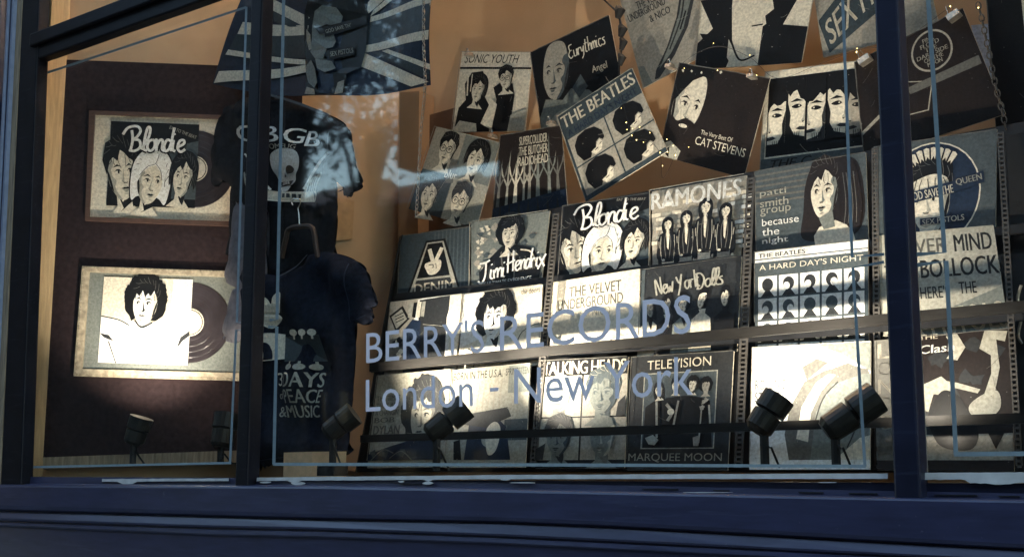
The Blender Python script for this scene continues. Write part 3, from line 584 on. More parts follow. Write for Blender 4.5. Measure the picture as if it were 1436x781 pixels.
# ------------------------------------------------------------------ materials
navy_shade = mat('shaded_navy_paint', (.006, .0065, .011), rough=.5, noise=.3, scale=12, bump=.2, spec=.15)  # frame navy with the shade on left mullion, post and transom painted in
navy_halfshade = mat('half_shaded_navy_gloss', (.012, .014, .032), rough=.4, noise=.25, scale=10, bump=.15, spec=.35)  # frame navy with the lighter shade on the right mullion painted in
navy = mat('navy_gloss_paint', (.032, .035, .080), rough=.38, noise=.22, scale=9, bump=.12, stretch=(1, 6, 6), coat=.1)
navy_d = mat('worn_navy_paint', (.018, .022, .050), rough=.5, noise=.3, scale=14, bump=.3)
putty = mat('dried_white_putty', (.62, .62, .60), rough=.7, noise=.15, scale=30, bump=.3)
tanwood = mat('bare_tan_wood', (.55, .40, .22), rough=.6, noise=.18, scale=16, stretch=(8, 8, .8), bump=.15)
oldwood = mat('grey_weathered_wood', (.30, .23, .15), rough=.8, noise=.35, scale=14, stretch=(8, 8, .8), bump=.3)
ply = mat('tan_painted_board', (.62, .43, .26), rough=.75, noise=.10, scale=5, bump=.06)
ply2 = mat('brown_hardboard', (.36, .22, .12), rough=.75, noise=.12, scale=7, bump=.06)
darkboard = mat('dark_maroon_felt', (.030, .019, .020), rough=.95, noise=.25, scale=60, bump=.4, spec=.1)
blackpaint = mat('matt_black_paint', (.012, .012, .013), rough=.55, noise=.3, scale=30, bump=.15)
blackmetal = mat('black_enamelled_metal', (.020, .019, .016), rough=.35, noise=.3, scale=50, bump=.1)
railmat = mat('dark_steel_rail', (.026, .024, .022), rough=.45, noise=.25, scale=20, metal=.3, stretch=(1, 6, 6))
steel = mat('perforated_grey_steel', (.085, .078, .07), rough=.5, noise=.25, scale=60, metal=.2)
chrome = mat('bright_wire', (.65, .62, .56), rough=.25, noise=.1, metal=.9)
foil = mat('crinkled_silver_clip', (.55, .50, .42), rough=.3, noise=.35, scale=90, metal=.7, bump=.8)
etch = mat('pale_etched_line', (.24, .31, .34), rough=.6, noise=.12, scale=60)
vinyl_l = mat('lilac_vinyl_lettering', (.93, .86, .93), rough=.5, noise=.05)
GLASS = glass()
def weather(m, chip, dust):
    n = m.node_tree; b = n.nodes['Principled BSDF']; src = b.inputs['Base Color'].links[0].from_socket
    tc = n.nodes.new('ShaderNodeTexCoord'); col = src
    for sc, thr, cc, st in ((70, .70, chip, (1, 1, 1)), (14, .60, dust, (.5, 6, 6)), (38, .66, dust, (.3, 9, 9))):
        mp = n.nodes.new('ShaderNodeMapping'); mp.inputs['Scale'].default_value = st; tx = n.nodes.new('ShaderNodeTexNoise'); tx.inputs['Scale'].default_value = sc; tx.inputs['Detail'].default_value = 8
        rp = n.nodes.new('ShaderNodeValToRGB'); rp.color_ramp.elements[0].position = thr; rp.color_ramp.elements[1].position = thr+.06; rp.color_ramp.elements[1].color = (.75, .75, .75, 1)
        mx_ = n.nodes.new('ShaderNodeMixRGB'); mx_.inputs[2].default_value = (*cc, 1)
        n.links.new(tc.outputs['Object'], mp.inputs[0]); n.links.new(mp.outputs[0], tx.inputs['Vector']); n.links.new(tx.outputs[0], rp.inputs[0]); n.links.new(rp.outputs[0], mx_.inputs[0]); n.links.new(col, mx_.inputs[1]); col = mx_.outputs[0]
    n.links.new(col, b.inputs['Base Color'])
weather(navy, (.09, .09, .13), (.045, .05, .10)); weather(navy_halfshade, (.04, .04, .06), (.02, .025, .05)); weather(navy_shade, (.03, .03, .04), (.014, .015, .022))

# ------------------------------------------------------------------ shop front
shop = empty('shop_window', (-2.3, 0, 1.2)); tag(shop, 'navy painted wooden shop window with lilac lettering', 'shop window')
shop['label'] = 'navy painted wooden shop window with lilac lettering stuck on the glass'
def xat(px, py, y): return P(px, py, y).x
ZT = 4.1
def post(name, pxT, pxB, yf, yb, z0, z1, mtl, wtop, wbot, parent=shop):
    """upright whose front-left edge passes (pxT,0) and (pxB,670) at depth yf"""
    a, b = P(pxT, 0, yf), P(pxB, 670, yf); f_ = lambda z: a.x+(b.x-a.x)*(z-a.z)/(b.z-a.z)
    m = MB(); xb, xt = f_(z0), f_(z1)
    m.hexa([(xb, yf, z0), (xb+wbot, yf, z0), (xb+wbot, yb, z0), (xb, yb, z0), (xt, yf, z1), (xt+wtop, yf, z1), (xt+wtop, yb, z1), (xt, yb, z1)])
    o = m.build(name, mtl, parent); bv = o.modifiers.new('bevel', 'BEVEL'); bv.width = .005; bv.segments = 2
    return o
ZS = P(800, 672, 0).z
# measured widths come from the outer edges at the same depth
def xs(pa, pb, y): return P(pb[0], pb[1], y).x-P(pa[0], pa[1], y).x
post('mullion', 352.2, 329.5, -.05, -.002, ZS-.035, ZT, navy_shade, .048, .052)
post('mullion', 1225.3, 1252.5, -.05, -.002, ZS-.05, ZT, navy_halfshade, .042, .052)
post('mullion', 31, 1, -.05, -.002, ZS-.035, ZT, navy_shade, .105, .125)
def wedge(pa, pb, wd, y0, y1, mtl, name, z0=None, z1=None):
    a, b = P(*pa, y0), P(*pb, y0); m = MB(); f_ = lambda z: a.x+(b.x-a.x)*(z-a.z)/(b.z-a.z)
    z0 = b.z if z0 is None else z0; z1 = a.z if z1 is None else z1
    m.hexa([(f_(z0), y0, z0), (f_(z0)+wd, y0, z0), (f_(z0)+wd, y1, z0), (f_(z0), y1, z0), (f_(z1), y0, z1), (f_(z1)+wd, y0, z1), (f_(z1)+wd, y1, z1), (f_(z1), y1, z1)])
    return m.build(name, mtl, shop)
# bare wood stops behind the glass
wedge((373, 0), (351, 673), .004, .010, .034, tanwood, 'glazing_bead', z1=ZT)
wedge((1261, 0), (1294.5, 668), .0065, .010, .022, mat('grey_bead_paint', (.35,.33,.30), rough=.6), 'glazing_bead', z1=ZT)
wedge((52, 87), (10.5, 673), .004, .008, .046, tanwood, 'glazing_bead')
# transom over the left light
zt = P(52, 87, -.03).z; xl, xr = P(31, 80, -.05).x+.06, P(352, 0, -.05).x+.01
m = MB(); m.box((xl, -.045, zt), (xr, -.002, zt+.085)); m.box((xl, -.062, zt+.05), (xr, -.045, zt+.10)); o = m.build('transom', navy_shade, shop); bv = o.modifiers.new('b', 'BEVEL'); bv.width = .006; bv.segments = 2
zb = P(53, 88, .01).z; m = MB(); m.box((xl+.02, .009, zb), (xr, .03, zb+.012)); m.build('glazing_bead', tanwood, shop)
# top rail above the frame of the picture
m = MB(); m.box((-4.3, -.05, ZT), (0.6, .05, ZT+.16)); m.build('top_rail', navy, shop)
# glass
xa, xb_, xc, xd = P(20, 400, 0).x, P(345, 400, 0).x, P(1250, 400, 0).x, .45
panes = []
for nm, a, b, z0, z1 in (('glass_pane', xa, xb_, ZS-.02, zt+.01), ('glass_pane', xa, xb_, zt+.08, ZT), ('glass_pane', xb_+.012, xc, ZS-.02, ZT), ('glass_pane', xc+.012, xd, ZS-.02, ZT)):
    m = MB(); m.box((a, 0, z0), (b, .005, z1)); panes.append(m.build(nm, GLASS, shop))
# etched border lines
def border(parent, paths, wpx):
    A = Art(lambda x, y, l: P(x, y, -.0008)+Vector((0, -l, 0)), step=0.00002)
    for p in paths: A.line(p, wpx, etch, smooth=False)
    v, f, mm = A.b['art']; o = link('etched_border', v, f, [etch], parent, WP[parent])
def jog(p0, corner, end): return [p0, corner, end]
border(panes[0], [[(64,103),(345.5,10.5)], [(345.5,10),(332.2,452),(341,452.2)], [(341,462.5),(331.2,462.7),(322.6,650.5)], [(323,648.8),(26.5,655)], [(64,102),(38.5,484),(31,485)], [(31,497),(37.5,497.5),(26.8,655)]], 3.2)
border(panes[2], [[(398.4,-30),(388.4,448),(378,448.5)], [(376,458.5),(388.2,458),(384,651)], [(383,650.5),(798,651.5),(1214,653.5)], [(1213,654),(1196,375.5),(1240,367.5)], [(1240,356.5),(1195,360.5),(1181,-20)]], 4.4)
border(panes[3], [[(1300.5,-20),(1324.5,354),(1284,357)], [(1284,372),(1327,366),(1340.6,637)], [(1338,636.5),(1480,635.5)]], 6.4)
# lettering
A = Art(lambda x, y, l: P(x, y, -.0012)+Vector((0, -l, 0)), step=0.00002)
b1 = lambda x: 509.5-.0930*(x-513.6); t1 = lambda x: 465.5-.1165*(x-514)
b2 = lambda x: 577.5-.0520*(x-514); t2 = lambda x: 532.5-.0735*(x-514)
for s_, x0, x1, t, b, k in (("BERRY'S", 513.5, 679, t1, b1, 0), ('RECORDS', 701, 969, t1, b1, 0), ('London', 513, 663, t2, b2, 0), ('New', 721, 834, t2, b2, 0), ('York', 847, 972, t2, b2, 0)):
    A.quadtext(s_, (x0, t(x0)), (x1, t(x1)), (x1, b(x1)), (x0, b(x0)), vinyl_l, .006)
A.poly([(687, 544), (699, 543), (699, 548), (687, 549)], vinyl_l)
for key in A.b:
    v, f, mm = A.b[key]; link('window_lettering', v, f, [vinyl_l], panes[2], WP[panes[2]])
# ragged putty lines along the foot of the glass
def putty_line(pts_top, th, rag, seed, parent=shop):
    r_ = random.Random(seed); top = []; bot = []
    for i in range(len(pts_top)-1):
        (xa_, ya_), (xb2, yb2) = pts_top[i], pts_top[i+1]; n = max(2, int((xb2-xa_)/7))
        for j in range(n):
            t = j/n; x = xa_+(xb2-xa_)*t; top.append((x, ya_+(yb2-ya_)*t+r_.uniform(-.25, .25))); bot.append((x, ya_+(yb2-ya_)*t+th(x)+(r_.uniform(0, rag(x)))))
    m = MB(); N = len(top); y0, y1 = -.022, -.0006
    vs = [P(*p, y0) for p in top]+[P(*p, y0) for p in bot]+[P(*p, y1) for p in top]+[P(*p, y1) for p in bot]
    fs = []
    for i in range(N-1):
        fs += [(i, i+N, i+N+1, i+1), (i, i+1, i+1+2*N, i+2*N), (i+N, i+3*N, i+3*N+1, i+N+1)]
    m.add(vs, fs); m.build('putty_line', putty, parent)
putty_line([(143, 671.2), (328, 670.2)], lambda x: 3.6+(3.5 if 165 < x < 188 else 0), lambda x: .5, 1)
putty_line([(360, 669.2), (700, 665.5), (1252, 663.2)], lambda x: 4.6+(x-360)*.0032+(2.5 if 405 < x < 420 or 595 < x < 605 else 0), lambda x: .5, 2)
putty_line([(1297, 662.5), (1480, 661.5)], lambda x: 9+(0 if x < 1360 else 7-abs(x-1400)*.05), lambda x: 1.6, 3)
m = MB(); r_ = random.Random(8)
for (x, y, a, b) in ((372,676,9,1.6),(418,677.5,11,2.2),(562,675,4,1.4),(600,677,8,2.4),(708,671.5,8,2.2),(735,676.5,20,.9),(1160,676,14,.9),(990,690,40,.5)):
    pts = [P(x+a*math.cos(t)*r_.uniform(.7,1.1), y+b*math.sin(t)*r_.uniform(.7,1.1), -.0225) for t in [i*math.pi/5 for i in range(10)]]
    m.slab(pts, (0, .004, 0))
m.build('paint_splash', putty, shop)
# sill and mouldings: each edge is followed from measured stations, extruded as one profile
ST = (-60, 0, 150, 300, 450, 600, 700, 860, 1060, 1240, 1436, 1520)
def crv(k):
    base = {'sill_t': [(0,679),(450,681),(800,688),(1170,696),(1436,701)], 'g1': [(0,716),(300,724),(450,728),(700,732.5),(860,739),(1060,750),(1240,760),(1436,770.5)],
            'g2': [(0,730.5),(300,740.5),(450,743.5),(700,752.5),(860,760),(1060,770),(1240,779),(1436,789)], 'g3': [(0,736),(300,749),(450,752),(700,761),(860,769),(1060,779),(1240,789),(1436,800)]}[k]
    def g(x):
        if x <= base[0][0]: i = 0
        elif x >= base[-1][0]: i = len(base)-2
        else: i = max(j for j in range(len(base)-1) if base[j][0] <= x)
        (x0, y0), (x1, y1) = base[i], base[i+1]; return y0+(y1-y0)*(x-x0)/(x1-x0)
    return g
prof = []   # (curve key, dy px, depth Y)
for k, dy, Y in (('sill_t', -11, -.013), ('sill_t', -1.5, -.016), ('sill_t', 0, -.056), ('sill_t', 1.5, -.061), ('sill_t', 4, -.063), ('g1', -8, -.066), ('g1', -3, -.064), ('g1', -1.2, -.058), ('g1', 0, -.048), ('g1', 1.6, -.049), ('g1', 2.4, -.0575),
                 ('g2', -4.5, -.0655), ('g2', -1.6, -.064), ('g2', -.4, -.056), ('g2', 1.2, -.056), ('g2', 2, -.0625), ('g3', -1, -.0645), ('g3', 1, -.0625), ('g3', 2.5, -.057), ('g3', 26, -.056), ('g3', 120, -.056)):
    g = crv(k); prof.append([P(x, g(x)+dy, Y) for x in ST])
m = MB(); nS = len(ST); vs = [p for row in prof for p in row]
m.add(vs, [(i*nS+j, (i+1)*nS+j, (i+1)*nS+j+1, i*nS+j+1) for i in range(len(prof)-1) for j in range(nS-1)])
m.build('sill', navy, shop)
# gap under the glass between sill and pane
m = MB(); m.box((-4.3, -.0135, ZS-.06), (.6, .03, ZS-.003)); m.build('bottom_rail', navy_halfshade, shop)
m = MB(); r_ = random.Random(3)
for x, ln_ in ((900,50),(1000,22),(1120,34),(1190,40),(1310,60),(1400,30),(560,30)):
    y = crv('sill_t')(x)-5; a, b = P(x, y, -.0185), P(x+ln_, y+.4, -.0185); m.box((a.x, -.0185, a.z-.0009), (b.x, -.012, a.z+.0009))
m.build('paint_crack', blackpaint, shop)
# left pilaster of the shop front
pil = empty('pilaster', (-4.35, -.05, 0)); tag(pil, 'navy and bare wood moulded pilaster at the far left edge of the window', 'pilaster')
def pst(name, pT, pB, yf, yb, wd, mtl):
    a, b = P(pT[0], pT[1], yf), P(pB[0], pB[1], yf); f_ = lambda z: a.x+(b.x-a.x)*(z-a.z)/(b.z-a.z); m = MB(); z0, z1 = 0, ZT
    x0, x1 = f_(P(0, 690, yf).z), f_(z1)
    zz = P(0, 690, yf).z
    m.hexa([(x0, yf, zz), (x0+wd, yf, zz), (x0+wd, yb, zz), (x0, yb, zz), (x1, yf, z1), (x1+wd, yf, z1), (x1+wd, yb, z1), (x1, yb, z1)]); m.build(name, mtl, pil)
pst('wood_strip', (21, 0), (-12, 673), -.052, -.03, .052, oldwood)
pst('paint_bead', (17, 0), (-16, 673), -.066, -.05, .012, mat('pale_blue_grey_bead', (.22, .26, .36), rough=.5))
pst('navy_moulding', (13, 0), (-20, 673), -.064, -.04, .018, navy_d)
pst('paint_bead', (10, 0), (-23, 673), -.072, -.05, .010, MATS['pale_blue_grey_bead'])
pst('navy_board', (-40, 0), (-75, 673), -.066, -.02, .215, navy)

# ------------------------------------------------------------------ inside of the display
q0 = CAM+ray(217, 330)*4.58
pd = Vector((math.cos(R(44)), math.sin(R(44)), 0)); pn = Vector((pd.y, -pd.x, 0))      # board normal towards the street
PAN = (q0, pn)                                                                          # front face of the dark board
def panpl(off): return (q0+pn*off, pn)
YB = 1.02
m = MB(); m.box((-9, YB, 1.35), (4, YB+.05, 4.6)); structure(m.build('back_wall', ply))
w0 = q0-pn*.03; aL = w0-pd*1.3; aR = w0+pd*.965
m = MB(); m.slab([Vector((aL.x, aL.y, 1.35)), Vector((aR.x, aR.y, 1.35)), Vector((aR.x, aR.y, 4.6)), Vector((aL.x, aL.y, 4.6))], -pn*.04); structure(m.build('side_wall', ply))
m = MB(); m.box((-4.6, .048, 1.2), (-4.045, .125, 4.6)); structure(m.build('side_wall_return', tanwood))
m = MB(); m.box((-6, .03, 1.30), (2, YB, ZS-.02)); structure(m.build('display_floor', blackpaint))
m = MB(); m.box((-9, .03, 4.45), (4, YB, 4.5)); structure(m.build('display_ceiling', ply))
m = MB(); m.box((.6, .03, 1.3), (.65, YB, 4.6)); structure(m.build('end_wall', ply2))
# dark board carrying the pictures
b0, b1_, = P(77, 84, PAN), P(76, 655, PAN); br = P(424, 120, PAN)
m = MB(); zb0, zb1 = P(200, 650, PAN).z, P(200, 88, PAN).z
m.slab([Vector((b0.x, b0.y, zb0)), Vector((br.x, br.y, zb0)), Vector((br.x, br.y, zb1)), Vector((b0.x, b0.y, zb1))], -pn*.025)
o = m.build('display_board', darkboard); tag(o, 'large dark maroon board behind the two framed records', 'board')
m = MB(); m.slab([P(60, 641, panpl(.10)), P(420, 628, panpl(.10)), P(420, 645, panpl(.10)), P(60, 657, panpl(.10))], -pn*.07)
o = m.build('wooden_ledge', oldwood); tag(o, 'dark worn wooden ledge along the foot of the maroon board', 'ledge')
# boxed column and flat pieces of the middle
def pbox(label, name, cat, q, Y, depth, mtl):
    m = MB(); m.slab([P(x, y, Y) for x, y in q], (0, depth, 0) if not isinstance(Y, tuple) else -pn*depth); o = m.build(name, mtl); tag(o, label, cat); return o
pbox('tan boxed upright between the black t-shirts and the sleeves', 'boxed_upright', 'upright', [(561, 130), (588, 128), (583, 660), (556, 660)], .93, .085, ply2)
pbox('flat dark brown panel behind the four-face sleeve', 'brown_panel', 'panel', [(590, 165), (660, 145), (655, 340), (588, 345)], .99, .02, mat('dark_brown_matt', (.17, .085, .04), rough=.7, noise=.2, scale=9))  # thin flat sheet, darker brown than the wall
pbox('pale tan board leaning in the middle behind the t-shirts', 'leaning_board', 'board', [(425, 250), (556, 278), (553, 660), (425, 660)], panpl(-.012), .012, ply)
pbox('small tan cardboard piece behind the black skull t-shirt', 'cardboard_piece', 'cardboard', [(425, 268), (497, 282), (494, 335), (425, 343)], panpl(-.004), .006, mat('cardboard', (.58, .38, .20), rough=.8))
m = MB(); a = P(397, 669, .33); b = P(437, 669, .29); c_ = P(485, 669, .33); h = P(437, 633, .29).z-b.z
m.slab([a, b, c_, Vector((c_.x-.03, c_.y+.03, c_.z)), Vector((a.x+.01, a.y+.03, a.z))], (0, 0, h)); o = m.build('display_plinth', mat('pale_ply_block', (.85, .55, .30), rough=.7)); tag(o, 'pale wooden block lit at the foot of the slogan t-shirt', 'block')
pbox('pale blue card hanging behind the right hand chain', 'pale_blue_card', 'card', [(1362, 36), (1403, 32), (1415, 152), (1385, 152)], .97, .004, ink('P'))

# ------------------------------------------------------------------ the rack
LEAN = .19
def RP(off, lean=LEAN): return plane_y(.50+off, lean, 1.5)
rack = empty('record_rack', (-1.8, .6, ZS)); tag(rack, 'black sloping rack with steel bars holding three rows of record sleeves', 'display rack')
BK = RP(.10)
m = MB(); m.slab([P(560, 332, BK), P(1440, 170, BK), P(1470, 660, BK), P(503, 660, BK)], BK[1]*-.02); m.build('back_board', blackpaint, rack)
m = MB(); m.slab([P(561, 331, RP(.02)), P(564, 329, BK), P(506, 662, BK), P(498, 662, RP(.02))], (.004, 0, 0)); m.build('side_board', blackpaint, rack)
def bar(name, top, bot, pl, depth=.015, mtl=railmat):
    m = MB(); m.slab([P(*top[0], pl), P(*top[1], pl), P(*bot[1], pl), P(*bot[0], pl)], Vector((0, depth, 0))); o = m.build(name, mtl, rack); return o
FB = plane_y(.46)
bar('shelf_bar', [(518, 509), (1480, 417)], [(518, 521), (1480, 433)], plane_y(.50))
bar('shelf_bar', [(505, 610), (1480, 577)], [(505, 620), (1480, 592)], plane_y(.45))
# thin lips under the rows, black to stand for the shadow between them
for (a, b, hh) in (((553, 421), (1440, 322), 4.0), ((520, 520), (1440, 447), 2.0)):
    pl = RP(.060 if hh > 3 else .03); m = MB(); m.slab([P(a[0], a[1]-9, pl), P(b[0], b[1]-9, pl), P(b[0], b[1]+hh, pl), P(a[0], a[1]+hh, pl)], (0, .012, 0)); m.build('lip_shadow_band', blackpaint, rack)
def perforated(xT, yT, xB, yB, wpx, pl):
    a, b = P(xT, yT, pl), P(xB, yB, pl); ax = (b-a); L = ax.length; ax.normalize(); wv = Vector((1, 0, 0))*(P(xT+wpx, yT, pl)-a).dot(Vector((1, 0, 0))); n = pl[1]
    m = MB(); th = -n*.004; W_ = wv.length
    for s0, s1 in ((0, .22), (.78, 1)):
        m.slab([a+wv*s0, a+wv*s1, a+wv*s1+ax*L, a+wv*s0+ax*L], th)
    k = int(L/.0125)
    for i in range(k+1):
        p = a+ax*(i*L/k); m.slab([p+wv*.22, p+wv*.78, p+wv*.78+ax*.005, p+wv*.22+ax*.005], th)
    m.build('perforated_upright', steel, rack)
U = RP(-.005)
perforated(775, 300, 742, 652, 9, U); perforated(1047, 250, 1029, 652, 11, U); perforated(1222, 208, 1226, 652, 9, RP(.03)); perforated(1398, 186, 1424, 652, 9, U)

ROW1, ROW2, ROW3 = RP(.075), RP(.04), RP(.0)
G1 = 'record sleeves in the top row of the rack'; G2 = 'record sleeves in the middle row of the rack'; G3 = 'record sleeves in the bottom row of the rack'
sleeve('dark blue denim-look sleeve with a hand sign badge reading DENIM', [(562,331),(659,318),(656,414),(557,424)], ROW1, 'B', a_badge, 1.25, G1)
sleeve('grey green sleeve of a jacketed curly haired figure under a white handwritten signature', [(661,312),(771,296),(759,396),(661,410)], ROW1, 'M', a_jacket, 1.2, G1)
sleeve('sleeve of three faces under white script in the rack, above the glaring cream sleeve', [(791,290),(912,272),(909,372),(784,396)], ROW1, 'K', a_trio_rack, 1.2, G1)
sleeve('sleeve with four standing leather jacketed figures before a brick wall', [(914,269),(1047,246),(1038,362),(915,377)], ROW1, 'T', a_band4, 1.2, G1)
sleeve('grey sleeve of a long dark haired head reading because the night', [(1059,241),(1214,214),(1218,335),(1061,352)], ROW1, 'Q', a_halfprofile, 1.2, G1)
sleeve('dark sleeve with an oval portrait framed by ransom note letters', [(1226,207),(1398,182),(1396,316),(1230,331)], ROW1, 'Q', a_oval, 1.2, G1)
sleeve('sleeve printed with a cluttered room, leftmost of the middle row', [(548,424),(648,412),(640,501),(540,512)], ROW2, 'W', a_room, 1.22, G2)
sleeve('pale sleeve with one curly haired bare shouldered singer in the rack', [(651,413),(761,399),(757,479),(644,490)], ROW2, 'C', a_curls, 1.4, G2)
sleeve('nearly blank cream sleeve in spotlight glare with only block capitals at its top', [(775,396),(897,377),(897,458),(772,471)], ROW2, 'C', a_whitetext, 1.4, G2)
sleeve('dark sleeve of five seated musicians under pale handwriting', [(900,379),(1040,360),(1035,458),(897,471)], ROW2, 'D', a_five, 1.35, G2)
sleeve("sleeve printed with a grid of many little square heads", [(1059,354),(1217,336),(1218,442),(1059,453)], ROW2, 'Q', a_grid, 1.35, G2)
sleeve("pale sleeve filled with big cut-out block lettering, right of the right mullion", [(1229,331),(1393,316),(1409,425),(1236,434)], ROW2, 'L', a_ransom, 1.35, G2)
sleeve('greyish sleeve with a large curly haired face, bottom left of the rack', [(530,527),(633,518),(622,644),(516,646)], ROW3, 'L', a_curlyface, 1.08, G3)
sleeve('pale sleeve with a jeans figure before vertical stripes, second in the bottom row', [(635,519),(744,509),(737,644),(623,645)], ROW3, 'L', a_flagback, 1.08, G3)
sleeve('sleeve of four grey faces in square tiles under cream capitals', [(760,506),(881,500),(876,644),(751,645)], ROW3, 'K', a_four_tiles, 1.08, G3)
sleeve('black bordered sleeve with a framed group photograph of four men', [(887,501),(1029,492),(1021,644),(880,644)], ROW3, 'D', a_quartet, 1.10, G3)
sleeve('bright white sleeve with a big rounded grey shape behind two spotlights', [(1055,487),(1221,478),(1220,644),(1051,645)], ROW3, 'W', a_bigshape, 1.08, G3)
sleeve('brown sleeve of a bent over guitarist just right of the right mullion', [(1227,478),(1417,460),(1422,645),(1230,645)], ROW3, 'N', a_stage, 1.08, G3)

# ------------------------------------------------------------------ hanging sleeves
GH = 'record sleeves hung on the back wall'
r_h = random.Random(2)
H = lambda y: plane_y(y, r_h.uniform(-.03, .03), 2.6)
sleeve('grey hanging sleeve divided into four faces, two with glasses', [(612,178),(701,200),(668,320),(573,293)], H(.80), 'M', a_four_faces, 1, GH, curl=.004)
sleeve('cream hanging sleeve of two drawn black clad figures', [(648,73),(747,74),(736,184),(634,186)], H(.83), 'C', a_duo, 1, GH, curl=.006)
sleeve('dark red brown hanging sleeve of bare pale branches', [(702,190),(787,176),(796,296),(690,310)], H(.79), 'N', a_thickets, 1, GH, curl=.003)
sleeve('black tilted hanging sleeve with a grey bald face', [(744,74),(854,22),(878,150),(760,182)], H(.84), 'K', a_dark_portrait, 1, GH, curl=.004)
sleeve('tilted hanging sleeve with four black haired heads in four squares', [(781,164),(886,96),(936,212),(822,283)], H(.78), 'T', a_four_heads, 1, GH, curl=.004)
sleeve('cream hanging sleeve with one long curved dark brush stroke', [(868,-8),(990,-45),(1000,70),(902,124)], H(.84), 'T', a_stroke_card, 1, GH, curl=.004)
sleeve('black and cream sleeve with a huge cropped pale face, above the bearded one', [(985,-40),(1150,-60),(1124,88),(975,98)], H(.835), 'C', a_bigface, 1, GH, curl=.004)
sleeve('dark brown hanging sleeve with a bearded face', [(953,88),(1080,110),(1043,250),(924,218)], H(.80), 'N', a_beard, 1, GH, curl=.004)
sleeve('cream hanging sleeve of five faces cut in upright strips', [(1074,102),(1222,84),(1222,225),(1066,245)], H(.82), 'C', a_strips, 1, GH, curl=.003)
sleeve('pale hanging sleeve crossed by a slanted dark lettered band', [(1135,-50),(1290,-75),(1318,40),(1155,81)], H(.85), 'T', a_banner, 1, GH, curl=.004)
sleeve('black tilted sleeve with a thin kite outline and round text badge', [(1198,88),(1350,12),(1410,160),(1212,225)], H(.79), 'N', a_darkshape, 1, GH, curl=.004)
sleeve('black sleeve with a cropped pale face at the right end of the window', [(1378,-70),(1540,-95),(1560,180),(1398,200)], H(.86), 'K', a_cornerface, 1, GH, curl=.004)

# banner with a union flag -------------------------------------------------
FL = plane_y(.44); fn = FL[1]
def flag_pt(x, y, l):
    p = P(x, y, FL); return p+fn*(l+.012*math.sin(x*.045)+.008*math.sin(x*.021+y*.03))
def sag(x): return 135.5-16*abs((x-455)/152)**2.2
def fq(u, v):   # u,v in flag space -> px
    xl_, xr_ = 372-72*max(0, v)*1.0, 609-4*v; x = xl_+(xr_-xl_)*u; yt = -95; yb_ = sag(x); return (x, yt+(yb_-yt)*v)
NU, NV = 24, 16; vs = []; 
for lft in (0, -.003):
    for j in range(NV+1):
        for i in range(NU+1): x, y = fq(i/NU, j/NV); vs.append(flag_pt(x, y, lft))
K = (NU+1)*(NV+1); fs = [(j*(NU+1)+i, (j+1)*(NU+1)+i, (j+1)*(NU+1)+i+1, j*(NU+1)+i+1) for j in range(NV) for i in range(NU)]
fs += [tuple(reversed([q+K for q in f_])) for f_ in fs]
fs += [(NV*(NU+1)+i, NV*(NU+1)+i+K, NV*(NU+1)+i+1+K, NV*(NU+1)+i+1) for i in range(NU)]
fl = link('flag_banner', vs, fs, [ink('S')], None, flag_pt(455, 135, 0)); tag(fl, 'worn union flag banner with a dark head in front, hung at the top', 'flag')
A = Art(flag_pt, .0004)
def sub(pts, n=9):
    o = []
    for i in range(len(pts)):
        a, b = pts[i], pts[(i+1) % len(pts)]
        for j in range(n): o.append((a[0]+(b[0]-a[0])*j/n, a[1]+(b[1]-a[1])*j/n))
    return o
def strip(p, q, k, n=14):   # band between two px polylines
    P0 = [(p[0][0]+(p[1][0]-p[0][0])*i/n, p[0][1]+(p[1][1]-p[0][1])*i/n) for i in range(n+1)]; Q0 = [(q[0][0]+(q[1][0]-q[0][0])*i/n, q[0][1]+(q[1][1]-q[0][1])*i/n) for i in range(n+1)]
    A.emit(P0+Q0, [(i, i+1, n+2+i, n+1+i) for i in range(n)], k)
strip([(515,25),(608,-2)], [(512,70),(606,44)], 'C'); strip([(513,33),(608,12)], [(512,58),(607,30)], 'D')
strip([(515,22),(608,-5)], [(514,31),(608,6)], 'C'); strip([(510,62),(607,44)], [(508,74),(606,58)], 'C')
strip([(513,30),(607,7)], [(511,63),(607,45)], 'B')
strip([(505,72),(604,116)], [(507,94),(580,123)], 'C'); strip([(521,74),(605,114)], [(532,73),(606,100)], 'B'); strip([(535,72),(607,100)], [(545,70),(607,92)], 'C')
strip([(510,20),(560,-25)], [(512,2),(535,-25)], 'C'); strip([(515,22),(575,-20)], [(520,12),(565,-25)], 'C')
strip([(372,-6),(437,26)], [(372,10),(427,38)], 'C'); strip([(378,14),(425,38)], [(375,26),(400,38)], 'B'); strip([(345,33),(435,37)], [(338,50),(432,50)], 'C'); strip([(337,50),(432,50)], [(325,76),(432,82)], 'B')
strip([(326,72),(432,85)], [(322,79),(432,92)], 'C'); strip([(312,102),(432,92)], [(304,118),(432,103)], 'C'); strip([(320,112),(430,100)], [(330,108),(430,96)], 'C')
A.poly([(430,22),(436,4),(450,-20),(480,-30),(505,-15),(514,20),(513,70),(508,95),(490,105),(488,132),(470,136),(435,134),(432,100),(428,60)], 'K')
A.poly([(441,38),(446,18),(456,10),(474,12),(482,24),(479,36),(470,48),(474,60),(470,68),(462,70),(458,84),(470,88),(476,98),(462,104),(450,98),(446,84),(438,74),(440,56)], 'M')
A.poly([(432,42),(438,50),(440,70),(436,72),(432,58)], 'T'); A.poly([(432,94),(440,86),(447,98),(452,118),(448,126),(438,118),(433,104)], 'M'); A.poly([(433,134),(436,124),(448,128),(450,136)], 'T'); A.poly([(476,135),(480,118),(488,114),(486,132)], 'T')
A.poly([(446,42),(462,36),(476,40),(466,48),(452,50)], 'K'); A.poly([(462,74),(474,72),(470,80),(462,82)], 'K')
A.poly([(458,40),(512,22),(514,34),(460,54)], 'K'); A.quadtext('GOD SAVE THE QUEEN', (460,44), (510,27), (512,33), (462,50), 'L', .03)
